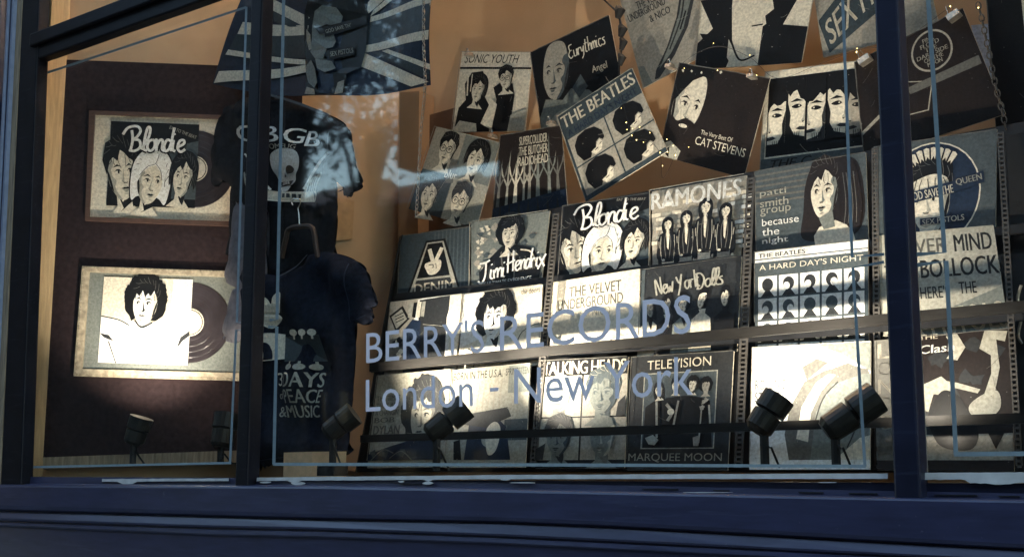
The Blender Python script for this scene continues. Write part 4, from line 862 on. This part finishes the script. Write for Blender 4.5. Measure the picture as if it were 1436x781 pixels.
A.poly([(466,72),(498,65),(500,78),(467,86)], 'K'); A.quadtext('SEX PISTOLS', (468,75), (497,68), (498,75), (469,82), 'L', .03)
A.build(fl)

# t-shirts -----------------------------------------------------------------
def shirt(label, outline, Y, mtl, art=None, thick=.06, group=None, xmid=None, wave=.02):
    """cloth body: front sheet bulging towards the street and back sheet, sewn at the outline"""
    pl = plane_y(Y); n = pl[1]; ol = outline
    xs_ = [p[0] for p in ol]; ys_ = [p[1] for p in ol]; x0, x1, y0, y1 = min(xs_), max(xs_), min(ys_), max(ys_)
    def edge(p):
        best = 1e9
        for i in range(len(ol)):
            a, b = ol[i], ol[(i+1) % len(ol)]; dx, dy = b[0]-a[0], b[1]-a[1]; t = max(0, min(1, ((p[0]-a[0])*dx+(p[1]-a[1])*dy)/(dx*dx+dy*dy+1e-9)))
            best = min(best, math.hypot(p[0]-a[0]-dx*t, p[1]-a[1]-dy*t))
        return best
    def bulge(x, y):
        e = min(1, edge((x, y))/26); return math.sqrt(1-(1-e)**2)*thick*.5+e*wave*math.sin(x*.11+y*.02)*math.sin(y*.025+1)+e*wave*.6*math.sin(x*.05-y*.06)
    def inside(p):
        c = False; j = len(ol)-1
        for i in range(len(ol)):
            if (ol[i][1] > p[1]) != (ol[j][1] > p[1]) and p[0] < (ol[j][0]-ol[i][0])*(p[1]-ol[i][1])/(ol[j][1]-ol[i][1])+ol[i][0]: c = not c
            j = i
        return c
    pts = smooth_line(ol, True, 5); nO = len(pts); allp = list(pts); st = 6
    y = y0+st
    while y < y1:
        x = x0+st
        while x < x1:
            if inside((x, y)) and edge((x, y)) > 4: allp.append((x+rnd.uniform(-1, 1), y+rnd.uniform(-1, 1)))
            x += st
        y += st
    from mathutils.geometry import delaunay_2d_cdt
    vv, ee, ff, ov, _, _ = delaunay_2d_cdt([Vector(p) for p in allp], [(i, (i+1) % nO) for i in range(nO)], [], 1, 1e-4)
    ff = [f_ for f_ in ff if inside((sum(vv[i].x for i in f_)/3, sum(vv[i].y for i in f_)/3))]
    N = len(vv); vs = []
    for s_ in (1, -1):
        for p in vv: vs.append(P(p.x, p.y, pl)+n*(bulge(p.x, p.y)*(1 if s_ > 0 else -1)))
    fs = []
    for f_ in ff:
        fs.append(tuple(f_)); fs.append(tuple(i+N for i in reversed(f_)))
    o = link('t_shirt', vs, fs, [mtl], None, P((x0+x1)/2, y1, pl), smooth=True); tag(o, label, 't-shirt', group)
    wl = o.modifiers.new('weld', 'WELD'); wl.merge_threshold = .0006
    if art:
        A = Art(lambda x, y, l: P(x, y, pl)+n*(bulge(x, y)+.015+l), .0003); art(A); A.build(o, 'printed_motif', 'printed_lettering')
    return o, pl
blackcloth = mat('black_cotton', (.014, .014, .018), rough=.95, noise=.35, scale=70, bump=.35, spec=.15)
navycloth = mat('navy_cotton', (.012, .015, .027), rough=.95, noise=.35, scale=70, bump=.35, spec=.15)
litcloth = mat('spotlit_navy_cotton', (.17, .165, .19), rough=.95, noise=.2, scale=50, bump=.4, spec=.1)  # navy sleeve with the spotlight's brightening put into its colour
def art_skull(A):
    for t, x0, x1, y in (('C', 346, 378, 181), ('B', 384, 409, 182), ('G', 414, 437, 183), ('B', 440, 460, 187)):
        A.text(t, x0, y, x1, y+22, 'W', .05, rot=.04)
    A.text('OMFUG', 394, 206.5, 430, 213.5, 'T', .04)
    _p, _l, _r = A.poly, A.line, A.rect; sc = lambda p: (414+(p[0]-414)*1.32, 243+(p[1]-243)*1.12)
    A.poly = lambda pts, k, sm=False: _p([sc(p) for p in pts], k, sm); A.line = lambda pts, w_, k, *a: _l([sc(p) for p in pts], w_*1.2, k, *a); A.rect = lambda a, b, c, d, k: _r(*sc((a, b)), *sc((c, d)), k)
    A.poly([(396,230),(399,222),(408,217),(417,216),(427,219),(432,228),(432,240),(429,248),(427,257),(420,263),(408,264),(402,257),(399,248),(396,240)], 'W', True)
    A.poly([(399,242),(402,238),(408,239),(409,244),(405,248),(400,247)], 'K', True); A.poly([(416,244),(418,239),(424,238),(428,242),(426,247),(419,248)], 'K', True); A.poly([(411,250),(413,246),(416,250),(413.5,252)], 'K', False)
    A.poly([(402,256),(426,256),(422,262),(406,262)], 'K')
    for i in range(6): A.rect(404.5+3*i, 256.8, 406.7+3*i, 260.5, 'W')
    A.poly([(404,263),(423,263),(419,269),(409,269)], 'W')
    for s_, cx in ((-1, 397), (1, 431)):
        for i in range(8): A.line([(cx+s_*(2+i*2.0), 266-i*3.2), (cx+s_*(9+i*2.2), 254-i*4), (cx+s_*(15+i*1.9), 240-i*3.2+abs(i-3))], 2.2, 'W')
        for i in range(5): A.line([(cx+s_*(3+i*3), 269), (cx+s_*(7+i*3), 260-i), (cx+s_*(11+i*3), 254-i*2)], 1.8, 'L')
    A.poly, A.line, A.rect = _p, _l, _r
    A.poly([(376,270),(410,273),(452,272),(453,286),(415,288),(377,284)], 'C'); [A.rect(386+6*i, 276.2, 390+6*i, 282, 'D') for i in range(10)]
    A.line([(456,272),(459,276),(456,285)], 2.4, 'C')
    A.line([(478,190),(474,215),(472,250)], 1.0, 'D'); A.line([(497,267),(487,272),(481,259)], .8, 'D'); A.line([(390,137),(430,149),(464,163),(484,177)], 3.5, 'D')
sh1, pl1 = shirt('black t-shirt printed with a winged skull, hung behind the left mullion', [(352,136),(390,136),(430,148),(464,162),(486,178),(494,202),(500,232),(508,258),(496,270),(486,277),(480,262),(472,256),(473,300),(470,345),(466,392),(400,394),(330,390),(322,330),(324,262),(312,256),(300,262),(298,232),(300,200),(312,160),(330,146)], .48, blackcloth, art_skull)
def art_music(A):
    A.poly([(372,412),(386,420),(390,428),(394,418),(402,412),(412,414),(414,426),(410,440),(404,442),(412,448),(402,456),(392,462),(378,456),(370,440)], 'C', True)
    A.poly([(366,470),(392,468),(410,470),(410,504),(390,508),(366,506)], 'C', False); A.poly([(410,473),(464,471),(466,507),(410,508)], 'B', False)
    A.poly([(372,476),(384,480),(390,500),(386,518),(378,530),(372,520)], 'C', True); A.line([(376,484),(382,498),(377,512)], .9, 'S')
    A.line([(500,372),(499,410),(500,452)], 1.0, 'S'); A.line([(352,649),(430,638),(488,631)], 1.0, 'S'); A.line([(510,449),(521,443)], .8, 'S'); A.line([(400,389),(425,376),(441,359)], 3.0, 'S')
    for x in (424, 440, 456): A.oval(x, 468, 6.6, 4.6, 'C'); A.rect(x-1.5, 470, x+1.5, 477, 'C'); A.oval(x-2, 515.5, 6.6, 4.4, 'L'); A.rect(x-3, 508, x, 514, 'L')
    A.text('3', 403, 524, 414, 542, 'C', .05); A.text('DAYS', 417, 523, 465, 544, 'L', .05); A.text('of', 403, 549, 415, 560, 'L', .04); A.text('PEACE', 417, 547, 468, 566, 'L', .05); A.text('&', 405, 571, 416, 585, 'L', .05); A.text('MUSIC', 417, 569, 469, 586, 'L', .05)
sh2, pl2 = shirt('navy t-shirt printed 3 DAYS of PEACE & MUSIC with a guitar neck', [(340,378),(372,384),(400,386),(425,372),(440,356),(470,355),(500,366),(514,380),(521,400),(529,428),(522,432),(523,448),(512,456),(500,454),(499,490),(494,560),(490,620),(489,637),(430,644),(380,652),(352,655),(346,560),(345,470)], .38, navycloth, art_music)
shirt('spotlit sleeve of the navy t-shirt, coloured grey lilac, beside the lower framed record', [(331,286),(345,284),(372,286),(375,380),(372,478),(342,477),(326,481),(314,470),(318,440),(327,405),(331,404),(317,392),(320,365),(324,330)], .44, litcloth, None, thick=.05, wave=.02)
# hanger
hg = MB(); hp = plane_y(.36)
hk = [(411,288),(409,283),(413,279),(420,280),(421,286),(418,292),(419,300),(420,318)]
hg.tube([P(x, y, hp) for x, y in smooth_line(hk)], .0022, 6)
ho = hg.build('coat_hanger', chrome); tag(ho, 'wire and dark wood hanger above the slogan t-shirt', 'coat hanger')
m = MB(); m.tube([P(x, y, hp) for x, y in smooth_line([(395,362),(401,335),(405,322),(420,318),(438,320),(443,345),(446,362)])], .009, 8); m.build('hanger_arm', mat('dark_stained_wood', (.035, .02, .015), rough=.5), ho)

# framed records --------------------------------------------------------------
def framed(label, out, inn, matk, fmat, cover, cart, disc, lab, lettering=None, beaded=False):
    pl = PAN; fr = empty('framed_record', P(*[(out[3][i]+out[2][i])/2 for i in (0, 1)], pl)); tag(fr, label, 'framed record', 'framed records on the maroon board')
    m = MB(); m.slab([P(x, y, panpl(.006)) for x, y in inn], -pn*.006); m.build('mat_board', matk, fr)
    for i in range(4):
        j = (i+1) % 4; m = MB(); m.slab([P(*out[i], panpl(.02)), P(*out[j], panpl(.02)), P(*inn[j], panpl(.02)), P(*inn[i], panpl(.02))], -pn*.019)
        if beaded:
            a, b = P(*out[i], panpl(.022)), P(*out[j], panpl(.022)); ic, jc = P(*inn[i], panpl(.022)), P(*inn[j], panpl(.022)); n_ = int((b-a).length/.012)
            for t in range(n_):
                p = a.lerp(b, (t+.5)/n_); q = ic.lerp(jc, (t+.5)/n_); c = p.lerp(q, .22); r_ = .0038
                m.add([c+pd*r_, c+V(0,0,r_), c-pd*r_, c-V(0,0,r_), c+pn*r_], [(0,1,4),(1,2,4),(2,3,4),(3,0,4)])
        m.build('frame_side', fmat, fr)
    (dx, dy, dr), (lr,) = disc, lab; c = P(dx, dy, panpl(.0075)); rr = (P(dx+dr, dy, panpl(.0075))-c).length
    def circ(r, o, n=64): return [c+pn*o+pd*(r*math.cos(2*math.pi*i/n))+V(0,0,1)*(r*math.sin(2*math.pi*i/n)) for i in range(n)]
    m = MB(); rings = [(rr, -.001), (rr*.985, .0012), (rr*.88, .0008), (rr*.87, .0014), (rr*.74, .0009), (rr*.73, .0014), (rr*.6, .0009), (rr*.59, .0014), (rr*.45, .001), (rr*.44, .0014), (rr*.36, .0014)]
    vs = []; fs = []
    for r0, o in rings: vs += circ(r0, o)
    for i in range(len(rings)-1):
        for k in range(64): fs.append((i*64+k, i*64+(k+1)%64, (i+1)*64+(k+1)%64, (i+1)*64+k))
    fs.append(tuple(range(64*(len(rings)-1), 64*len(rings)))); m.add(vs, fs)
    d = m.build('vinyl_record', mat('black_vinyl', (.035, .028, .032), rough=.28, noise=.3, scale=20, coat=.4), fr)
    lrr = rr*lr/dr; m = MB(); vs = circ(lrr, .0018, 64)+circ(lrr*.93, .0018)+circ(lrr*.90, .002)+circ(lrr*.12, .002); fs = []
    m.add(circ(lrr, .0017), [tuple(range(64))]); m.build('record_label', ink('C'), d)
    m = MB(); m.add(circ(lrr*.92, .0021)+circ(lrr*.86, .0021), [(k, (k+1)%64, 64+(k+1)%64, 64+k) for k in range(64)]); m.build('label_ring', ink('K'), d)
    p3 = [P(x, y, panpl(.011)) for x, y in cover[0]]
    def mp(u, v, l): return p3[0].lerp(p3[1], u).lerp(p3[3].lerp(p3[2], u), v)+pn*l
    m = MB(); m.slab(p3, -pn*.003); cv = m.build('record_sleeve', ink(cover[1]), fr)
    A = Art(mp); cart(A); A.build(cv)
    if lettering: lettering(mp, cv)
    return fr
brownfr = mat('dark_brown_frame', (.10, .055, .04), rough=.45, noise=.3, scale=40, stretch=(1, 1, 8))
gilt = mat('old_gilt_frame', (.50, .42, .30), rough=.5, noise=.35, scale=60, metal=.2, bump=.2)
def ca(A):
    a_trio(A); hand(A, 'Blondie', .22, .08, .22, .27, 'K', .065, rot=-.02, adv=.43); hand(A, 'Blondie', .22, .08, .22, .27, 'W', .03, rot=-.02, adv=.43); A.text('EAT TO THE BEAT', .66, .09, .99, .13, 'L', .03, rot=.35)
framed('brown framed record with its three-face sleeve and cream mat, upper of two', [(125,155),(352,163),(350,318),(119,309)], [(133,160),(347,168),(345,311),(125,304)], ink('C'), brownfr,
       ([(156,170),(279.5,175),(273,292),(149,288)], 'K'), ca, (272, 237, 57), (19,))
def cb(A):
    A.poly([(.0,.0),(.2,0),(.18,.3),(.3,.5),(.0,.48)], 'C'); A.poly([(.78,0),(1,0),(1,.6),(.78,.5)], 'W'); A.poly([(0,1),(.0,.47),(.25,.5),(.4,.52),(.65,.52),(.95,.42),(1,.55),(1,1)], 'W')
    A.line([(.0,.46),(.2,.5),(.32,.56)], .014, 'D'); A.poly([(.0,.66),(.1,.68),(.16,.75),(.05,.71)], 'D'); A.line([(.1,.75),(.16,.9),(.2,1)], .012, 'D'); A.poly([(1,.60),(.9,.68),(.86,.82),(.93,.72),(1,.66)], 'D'); A.line([(.88,.85),(.9,1.0)], .02, 'L')
    face(A, .48, .30, .34, .48, rot=.05, hair='afro', skin='W', shade='C', seed=120, neck=False); A.line([(.38,.5),(.46,.58),(.58,.52)], .014, 'K')
framed('gilt framed record with a curly haired singer sleeve, glaring in spotlight', [(115,373),(352,381),(350,534),(103,527)], [(125,381),(346,389),(344,523),(115,517)], ink('M'), gilt,
       ([(146,388),(270.5,392),(263,512),(137,508)], 'C'), cb, (266, 452, 58), (20,), beaded=True)

# ------------------------------------------------------------------ spotlights
def spotlight(label, rear, front, yr, yf, foot, aim, energy, rad=.038, size=.5, blend=.6, two=True, shadow_r=.012, base=False):
    a, b = P(*rear, yr), P(*front, yf); d = (b-a).normalized(); L = (b-a).length
    ft = P(*foot, yr); o = empty('spotlight', ft); tag(o, label, 'spotlight', 'spotlights at the foot of the display')
    m = MB(); m.tube([a-d*.012, a, a+d*L*.44, a+d*(L*.47)], [rad*.62, rad*.88, rad*.92, rad*.7], 20); m.build('lamp_housing', blackmetal, o, smooth=False)
    m = MB(); m.tube([a+d*L*.40, a+d*L*.60], rad*.55, 12); m.build('swivel', blackmetal, o)
    m = MB(); m.tube([a+d*L*.50, a+d*L*.52, a+d*L*.96, a+d*L, a+d*L*.99, a+d*L*.7], [rad*.8, rad, rad*1.02, rad*1.02, rad*.9, rad*.7], 20, cap=True); m.build('lamp_head', blackmetal, o)
    m = MB()
    m = MB(); m.tube([b-d*L*.03, b-d*L*.028], rad*.88, 20); m.build('lens', mat('lit_lens', (1, .82, .6), noise=0, emit=3), o)
    m = MB(); m.tube([a+V(0,0,-rad*.3), Vector((ft.x+.014, ft.y-.006, a.z-rad*1.2)), Vector((ft.x+.017, ft.y, (a.z+ft.z)/2)), Vector((ft.x+.022, ft.y+.03, ft.z))], .003, 6); m.build('cable', blackpaint, o)
    m = MB(); st = Vector((a.x, a.y, ft.z)) if True else ft; m.tube([ft, Vector((ft.x, ft.y, a.z-rad*.2))], .011, 8); m.build('stem', blackpaint, o)
    if base: m = MB(); m.box((ft.x-.035, ft.y-.03, ft.z), (ft.x+.035, ft.y+.03, ft.z+.035)); m.build('foot', blackpaint, o)
    l = bpy.data.lights.new('lamp', 'SPOT'); l.energy = energy*SPOTK; l.color = SPOTCOL; l.spot_size = R(size); l.spot_blend = blend; l.shadow_soft_size = shadow_r
    lo = bpy.data.objects.new('lamp', l); C.objects.link(lo); lo.parent = o; lp = b+d*.006; lo.location = lp-WP[o]
    lo.rotation_euler = (aim-lp).to_track_quat('-Z', 'Y').to_euler()
    return o
spotlight('short spotlight in front of the maroon board, left of the two there', (188,618), (199,585), .14, .15, (186,650), P(215, 450, PAN), 26, size=90, blend=1, rad=.04)
spotlight('spotlight half hidden behind the left mullion, below the gilt frame', (311,622), (319,580), .20, .22, (309,650), P(300, 470, PAN), 7, size=80, blend=1, rad=.042)
spotlight('spotlight on a block foot in front of the slogan t-shirt', (462,606), (497,579), .22, .26, (466,667), P(690, 425, ROW2), 27, size=104, blend=1, base=True)
spotlight('black spotlight tilted right in front of the large curly haired face sleeve', (605,607), (654,569), .24, .30, (612,660), P(880, 410, ROW2), 32, size=102, blend=1)
spotlight('fat upright spotlight before the bright white sleeve, left one of two', (1064,600), (1093,556), .24, .27, (1073,655), P(1125, 440, ROW2), 19, size=112, blend=1)
spotlight('spotlight leaning right before the bright white sleeve, beside the right mullion', (1163,601), (1230,556), .22, .27, (1173,655), P(1330, 440, ROW2), 7, size=125, blend=1)

# lamps on the display ceiling, above the frame of the photograph
for (x, y, e) in ((-3.7, .16, 22), (-2.3, .16, 17), (-1.0, .2, 13), (.1, .25, 6), (-2.7, .86, 24), (-1.3, .88, 18)):  # rear pair are unseen fill lamps added to brighten the back wall
    o = empty('ceiling_lamp', (x, y, 4.45)); tag(o, {-3.7:'round lamp on the display ceiling over the framed records', -2.3:'round lamp on the display ceiling over the lilac lettering', -1.0:'round lamp on the display ceiling just left of the right mullion', .1:'round lamp on the display ceiling at the far right end', -2.7:'added fill lamp on the ceiling close to the tan back wall, left one', -1.3:'added fill lamp on the ceiling close to the tan back wall, right one'}[x], 'lamp', 'lamps on the display ceiling')
    m = MB(); m.tube([(x, y, 4.449), (x, y, 4.41)], [.06, .07], 20); m.build('lamp_shade', blackmetal, o)
    l = bpy.data.lights.new('lamp', 'POINT'); l.energy = e*CEILK; l.color = WARM; l.shadow_soft_size = .05
    lo = bpy.data.objects.new('lamp', l); C.objects.link(lo); lo.parent = o; lo.location = (0, 0, -.10)

# ------------------------------------------------------------------ chains, cords, clips, fairy lights
def chain(label, pts, pl, link_len, wire, mtl):
    m = MB(); P3 = [P(x, y, pl) for x, y in smooth_line(pts, k=30)]; L = 0; k = 0; nxt = 0
    for i in range(1, len(P3)):
        L += (P3[i]-P3[i-1]).length
        if L >= nxt:
            c = P3[i]; d = (P3[i]-P3[i-1]).normalized(); s_ = V(1, 0, 0) if k % 2 == 0 else V(0, 1, 0); s_ = (s_-d*s_.dot(d)).normalized()
            m.tube([c+d*(link_len*.62*math.cos(t))+s_*(link_len*.36*math.sin(t)) for t in [q*math.pi/4 for q in range(8)]], wire, 4, closed=True); nxt += link_len*.98; k += 1
    o = m.build('chain', mtl); tag(o, label, 'chain')
dullsteel = mat('dull_steel_links', (.35, .32, .28), rough=.4, noise=.2, metal=.8)
chain('thin steel chain hanging in front of the flag banner', [(594,-40),(594,60),(596,120),(590,190),(584,300)], plane_y(.40), .014, .0016, dullsteel)
chain('larger steel chain over the pale blue card near the right edge', [(1372,8),(1378,32),(1386,70),(1396,120),(1404,150),(1411,182)], plane_y(.76), .018, .0018, mat('dark_steel_links', (.12, .11, .10), rough=.4, metal=.6))
m = MB(); cc = [(838,-8),(862,14),(868,22),(872,60),(868,100),(872,110)]
m.tube([P(x, y, .80) for x, y in smooth_line(cc)], .0035, 6)
for i, (x, y, r_) in enumerate(((866,18,.018),(870,44,.016),(871,62,.014),(869,84,.014))): c = P(x, y, .80); m.tube([c+V(0,0,.02), c+V(.01,0,.005), c-V(0,0,.02)], [r_*.5, r_, r_*.5], 6)
o = m.build('knotted_cord', blackpaint); tag(o, 'black knotted cord hanging beside the bald face sleeve', 'cord')
def clip(x, y, rot, label, s=1.0):
    pl = plane_y(.765); c = P(x, y, pl); ax = V(math.cos(rot), 0, math.sin(rot)); up = V(-math.sin(rot), 0, math.cos(rot)); w_, h_ = .017*s, .009*s
    m = MB(); m.hexa([c-ax*w_-up*h_+V(0,-.006,0), c+ax*w_-up*h_+V(0,-.006,0), c+ax*w_-up*h_+V(0,.03,0), c-ax*w_-up*h_+V(0,.03,0), c-ax*w_+up*h_+V(0,-.001,0), c+ax*w_+up*h_+V(0,-.001,0), c+ax*w_+up*h_+V(0,.02,0), c-ax*w_+up*h_+V(0,.02,0)])
    o = m.build('binder_clip', foil); tag(o, label, 'clip', 'small metal clips holding the hanging sleeves')
    m = MB(); t = c+up*h_; m.tube([t-ax*w_*.5, t-ax*w_*.2+up*.022*s, t+ax*w_*.2+up*.022*s, t+ax*w_*.5], .0012, 5); m.build('clip_handle', chrome, o)
for (x, y, r0, lb) in ((1211, 83, .45, 'silver clip at the top left corner of the black kite sleeve'), (1336, 21, .48, 'silver clip near the top right of the black kite sleeve'), (1052, 106, -.1, 'small clip at the top right of the bearded face sleeve'),
                       (937, 92, -.1, 'small clip at the top left of the bearded face sleeve'), (655, 76, .0, 'small clip on the top edge of the two-figure sleeve'), (688, 190, -.2, 'small clip at the top right of the four-face sleeve'), (770, 172, .2, 'small clip at the top of the bare branches sleeve')):
    clip(x, y, r0, lb, 1.0 if x > 1100 else .62)
fl_ = empty('fairy_lights', P(900, 240, .74)); tag(fl_, 'string of tiny warm fairy lights draped over the hanging sleeves', 'fairy lights')
path = [(872,30),(868,110),(884,190),(880,200),(905,196),(925,214),(930,250),(950,205),(955,150),(948,100),(1000,66),(1050,80),(1090,110),(1150,90),(1205,70),(1260,60),(1335,8)]
m = MB(); m.tube([P(x, y, .745) for x, y in smooth_line(path, k=8)], .0006, 4); m.build('wire', blackpaint, fl_)
bulb = mat('tiny_warm_bulb', (1, .72, .25), noise=0, emit=1.1); m = MB(); r_ = random.Random(12)
sp_ = [(886,190),(880,183),(893,196),(878,172),(903,200),(925,215),(912,186),(966,206),(930,232),(948,217),(872,152),(960,96),(1000,62),(1051,78),(1061,106),(1202,73),(1201,68),(1333,9),(937,214),(944,204),(888,180),(897,179),(1040,250),(1372,12),(936,196),(1006,100)]
for x, y in sp_:
    c = P(x+r_.uniform(-1,1), y+r_.uniform(-1,1), .742); s_ = .0016*r_.uniform(.7, 1.4)
    m.add([c+V(s_,0,0), c+V(0,s_,0), c-V(s_,0,0), c-V(0,s_,0), c+V(0,0,s_*1.3), c-V(0,0,s_*1.3)], [(0,1,4),(1,2,4),(2,3,4),(3,0,4),(1,0,5),(2,1,5),(3,2,5),(0,3,5)])
m.build('bulb', bulb, fl_)

# dark shapes at the right end: a leaning stack of sleeves seen edge on
o = pbox('black upright board beside the last column of sleeves', 'dark_board', 'board', [(1412, 190), (1520, 170), (1530, 660), (1430, 660)], .70, .02, blackpaint)
m = MB(); m.tube([P(x, y, .66) for x, y in smooth_line([(1432,400),(1427,420),(1433,440),(1428,470),(1434,482)])], [.004]*25, 6); o = m.build('twisted_foil', foil); tag(o, 'bright twisted strip in the dark at the right edge', 'strip')

# ------------------------------------------------------------------ shop building and street
brick_d = mat('dark_brick', (.035, .024, .02), rough=.9, noise=.3, scale=20, bump=.4)
stone = mat('dark_render', (.022, .021, .022), rough=.9, noise=.2, scale=4, bump=.2)
asph = mat('asphalt', (.05, .05, .052), rough=.85, noise=.25, scale=80, bump=.4)
pave = mat('paving_stone', (.20, .19, .18), rough=.85, noise=.15, scale=10, bump=.2)
m = MB(); m.box((-6, -.05, 0), (2.5, .25, P(700, 800, -.05).z-.002)); structure(m.build('stall_riser_wall', navy_d))
m = MB(); m.box((-50, .0, ZT+.16), (45, .3, 18)); m.box((-50, .0, 0), (-6, .3, ZT+.16)); m.box((-6, .0, P(700,800,0).z), (-4.55, .3, ZT+.16)); m.box((2.5, .0, 0), (45, .3, ZT+.16)); m.box((.6, 0, 1.3), (2.5, .3, ZT+.16)); m.box((-12, 4, 0), (8, 4.3, 8)); m.box((-12, .3, 7.8), (8, 4, 8)); m.box((-12, .3, 0), (-11.7, 4, 7.8)); m.box((7.7, .3, 0), (8, 4, 7.8)); structure(m.build('shop_walls', brick_d))  # street front stretched wide and high to keep sun off the houses opposite
m = MB(); m.box((-400, -400, -.3), (400, 400, -.12)); structure(m.build('ground', asph))
m = MB(); m.box((-60, -3.2, -.12), (60, -.05, .0)); structure(m.build('pavement', pave))
m = MB(); m.box((-60, -14, -.12), (60, -10.5, .0)); structure(m.build('far_pavement', pave))
def house(x0, x1, y0, y1, h, label, mt, storeys, n):
    o = empty('terraced_house', ((x0+x1)/2, y0, 0)); tag(o, label, 'house')
    m = MB(); m.box((x0, y1, 0), (x1, y0, h)); m.build('wall', mt, o)
    m = MB(); m.slab([V(x0-.1, y0+.2, h), V(x0-.1, (y0+y1)/2, h+2.2), V(x0-.1, y1-.2, h)], (x1-x0+.2, 0, 0)); m.build('roof', mat('slate_roof', (.05, .05, .06), rough=.7), o)
    gl = mat('dark_window_glass', (.02, .022, .028), rough=.15)
    for s_ in range(storeys):
        for i in range(n):
            cx = x0+(x1-x0)*(i+.5)/n; zc = 1.6+s_*3.1
            m = MB(); m.box((cx-.55, y0+.004, zc-.8), (cx+.55, y0+.06, zc+.9)); f_ = m.build('window', mat('window_frame_paint', (.05, .05, .05), rough=.5), o)
            m = MB(); m.box((cx-.47, y0+.05, zc-.72), (cx+.47, y0+.066, zc+.82)); m.build('pane', gl, f_)
# where the glass mirrors the street
def mx(px, py, yp): return Mir(px, py, yp)
YF = -15.0
xsky0, xsky1 = mx(432, 200, YF-8).x, mx(556, 200, YF).x
xsky1 = mx(556, 200, YF).x; lo_x, hi_x = min(xsky0, xsky1), max(xsky0, xsky1)
house(lo_x-22, lo_x, YF, YF-8, 17, 'dark rendered house across the street, left of the gap in the row', stone, 4, 7)
x2 = mx(700, 230, YF).x
# made-up house: thin slab over an open passage shapes the reflected sky
zt1, zt2 = mx(557, 238, YF).z, mx(700, 216, YF).z
ph = empty('sky_mask_house', ((hi_x+x2)/2, YF, 0)); tag(ph, 'made-up house across the street, its open passage shaping the reflected sky', 'house')
m = MB(); m.slab([V(hi_x, YF, zt1), V(x2, YF, zt2), V(x2, YF, 17), V(hi_x, YF, 17)], (0, -.6, 0)); m.build('sky_mask_slab', brick_d, ph)
m = MB(); m.box((x2, YF-6, 0), (x2+14, YF, 17)); m.build('wall', brick_d, ph)
house(x2+14.2, x2+30, YF, YF-8, 16, 'tall dark brick house across the street, right of the passage', brick_d, 3, 5)
# leafy trees across the street
leaf = mat('dark_leaves', (.045, .06, .03), rough=.7, noise=.4, scale=3)
bark = mat('bark', (.06, .045, .035), rough=.9, noise=.3, scale=20, bump=.5)
def tree(label, base, h, crown_c, crown_r, n, seed, leafsize=.16):
    r_ = random.Random(seed); o = empty('street_tree', base); tag(o, label, 'tree', 'trees across the street')
    m = MB(); b = Vector(base); top = Vector(crown_c)
    m.tube([b, b.lerp(top, .4)+V(.1,0,0), b.lerp(top, .8), top+V(0,0,crown_r[2]*.5)], [.22, .17, .11, .03], 8)
    tips = []
    for i in range(16):
        a = r_.uniform(0, 6.28); p0 = b.lerp(top, r_.uniform(.55, 1.0)); e = top+V(math.cos(a)*crown_r[0]*r_.uniform(.4,.95), math.sin(a)*crown_r[1]*r_.uniform(.4,.95), r_.uniform(-.7,.8)*crown_r[2]); mid = p0.lerp(e, .5)+V(0,0,.25)
        m.tube([p0, mid, e], [.06, .035, .01], 5); tips.append(e); tips.append(mid)
        for q in range(3):
            e2 = e+V(r_.uniform(-1,1), r_.uniform(-1,1), r_.uniform(-1,.8))*.8; m.tube([mid.lerp(e, .6), e2], [.02, .006], 4); tips.append(e2)
    m.build('trunk', bark, o)
    m = MB(); vs = []; fs = []
    for i in range(n):
        t = tips[r_.randrange(len(tips))]; c = t+V(r_.gauss(0,.42), r_.gauss(0,.42), r_.gauss(0,.34)); u_ = V(r_.uniform(-1,1), r_.uniform(-1,1), r_.uniform(-1,1)).normalized(); v_ = u_.orthogonal().normalized(); s_ = leafsize*r_.uniform(.5, 1.2)
        k = len(vs); vs += [c-u_*s_, c+v_*s_*.45, c+u_*s_, c-v_*s_*.45]; fs.append((k, k+1, k+2, k+3))
    m.add(vs, fs); m.build('crown', leaf, o)
c1 = mx(500, 375, -11.5); tree('leafy street tree low in the gap between the houses', (c1.x, c1.y, -.12), 7, (c1.x, c1.y, c1.z), (.9, .8, .25), 1100, 3, .09)
c2 = mx(430, 60, -11.5); tree('tall street tree whose crown overhangs the gap', (c2.x-1.6, c2.y+.6, -.12), 9, (c2.x, c2.y, c2.z), (1.9, 1.0, .65), 4600, 5, .12)
c3 = mx(610, 372, -12); tree('low bushy tree standing before the passage', (c3.x, c3.y, -.12), 3, (c3.x, c3.y, c3.z), (1.1, .7, .3), 3000, 9, .09)
c4 = mx(440, 365, -12); tree('low bushy tree below the gap between the houses', (c4.x, c4.y, -.12), 3, (c4.x, c4.y, c4.z), (1.2, .8, .4), 2600, 10, .1)
c5 = mx(515, 175, -10.8); tree('thin twiggy tree against the sky between the houses', (c5.x, c5.y, -.12), 6, (c5.x, c5.y, c5.z), (.75, .5, .5), 700, 14, .05)
fh = mx(500, 284, -42).z; house(mx(380, 284, -42).x, mx(470, 284, -42).x, -42, -50, fh, 'low dark house added far off to block low sky in the gap', stone, 2, 3)  # far row added as a barrier to the low sky in the reflection
house(mx(470, 284, -42).x+.1, mx(600, 284, -42).x, -42, -50, fh*.96, 'low dark brick house added far off to block low sky beside the passage', brick_d, 2, 3)
house(mx(600, 284, -42).x+.1, mx(760, 284, -42).x, -42, -50, fh*.94, 'low dark house added far off to block low sky in the passage', stone, 2, 3)
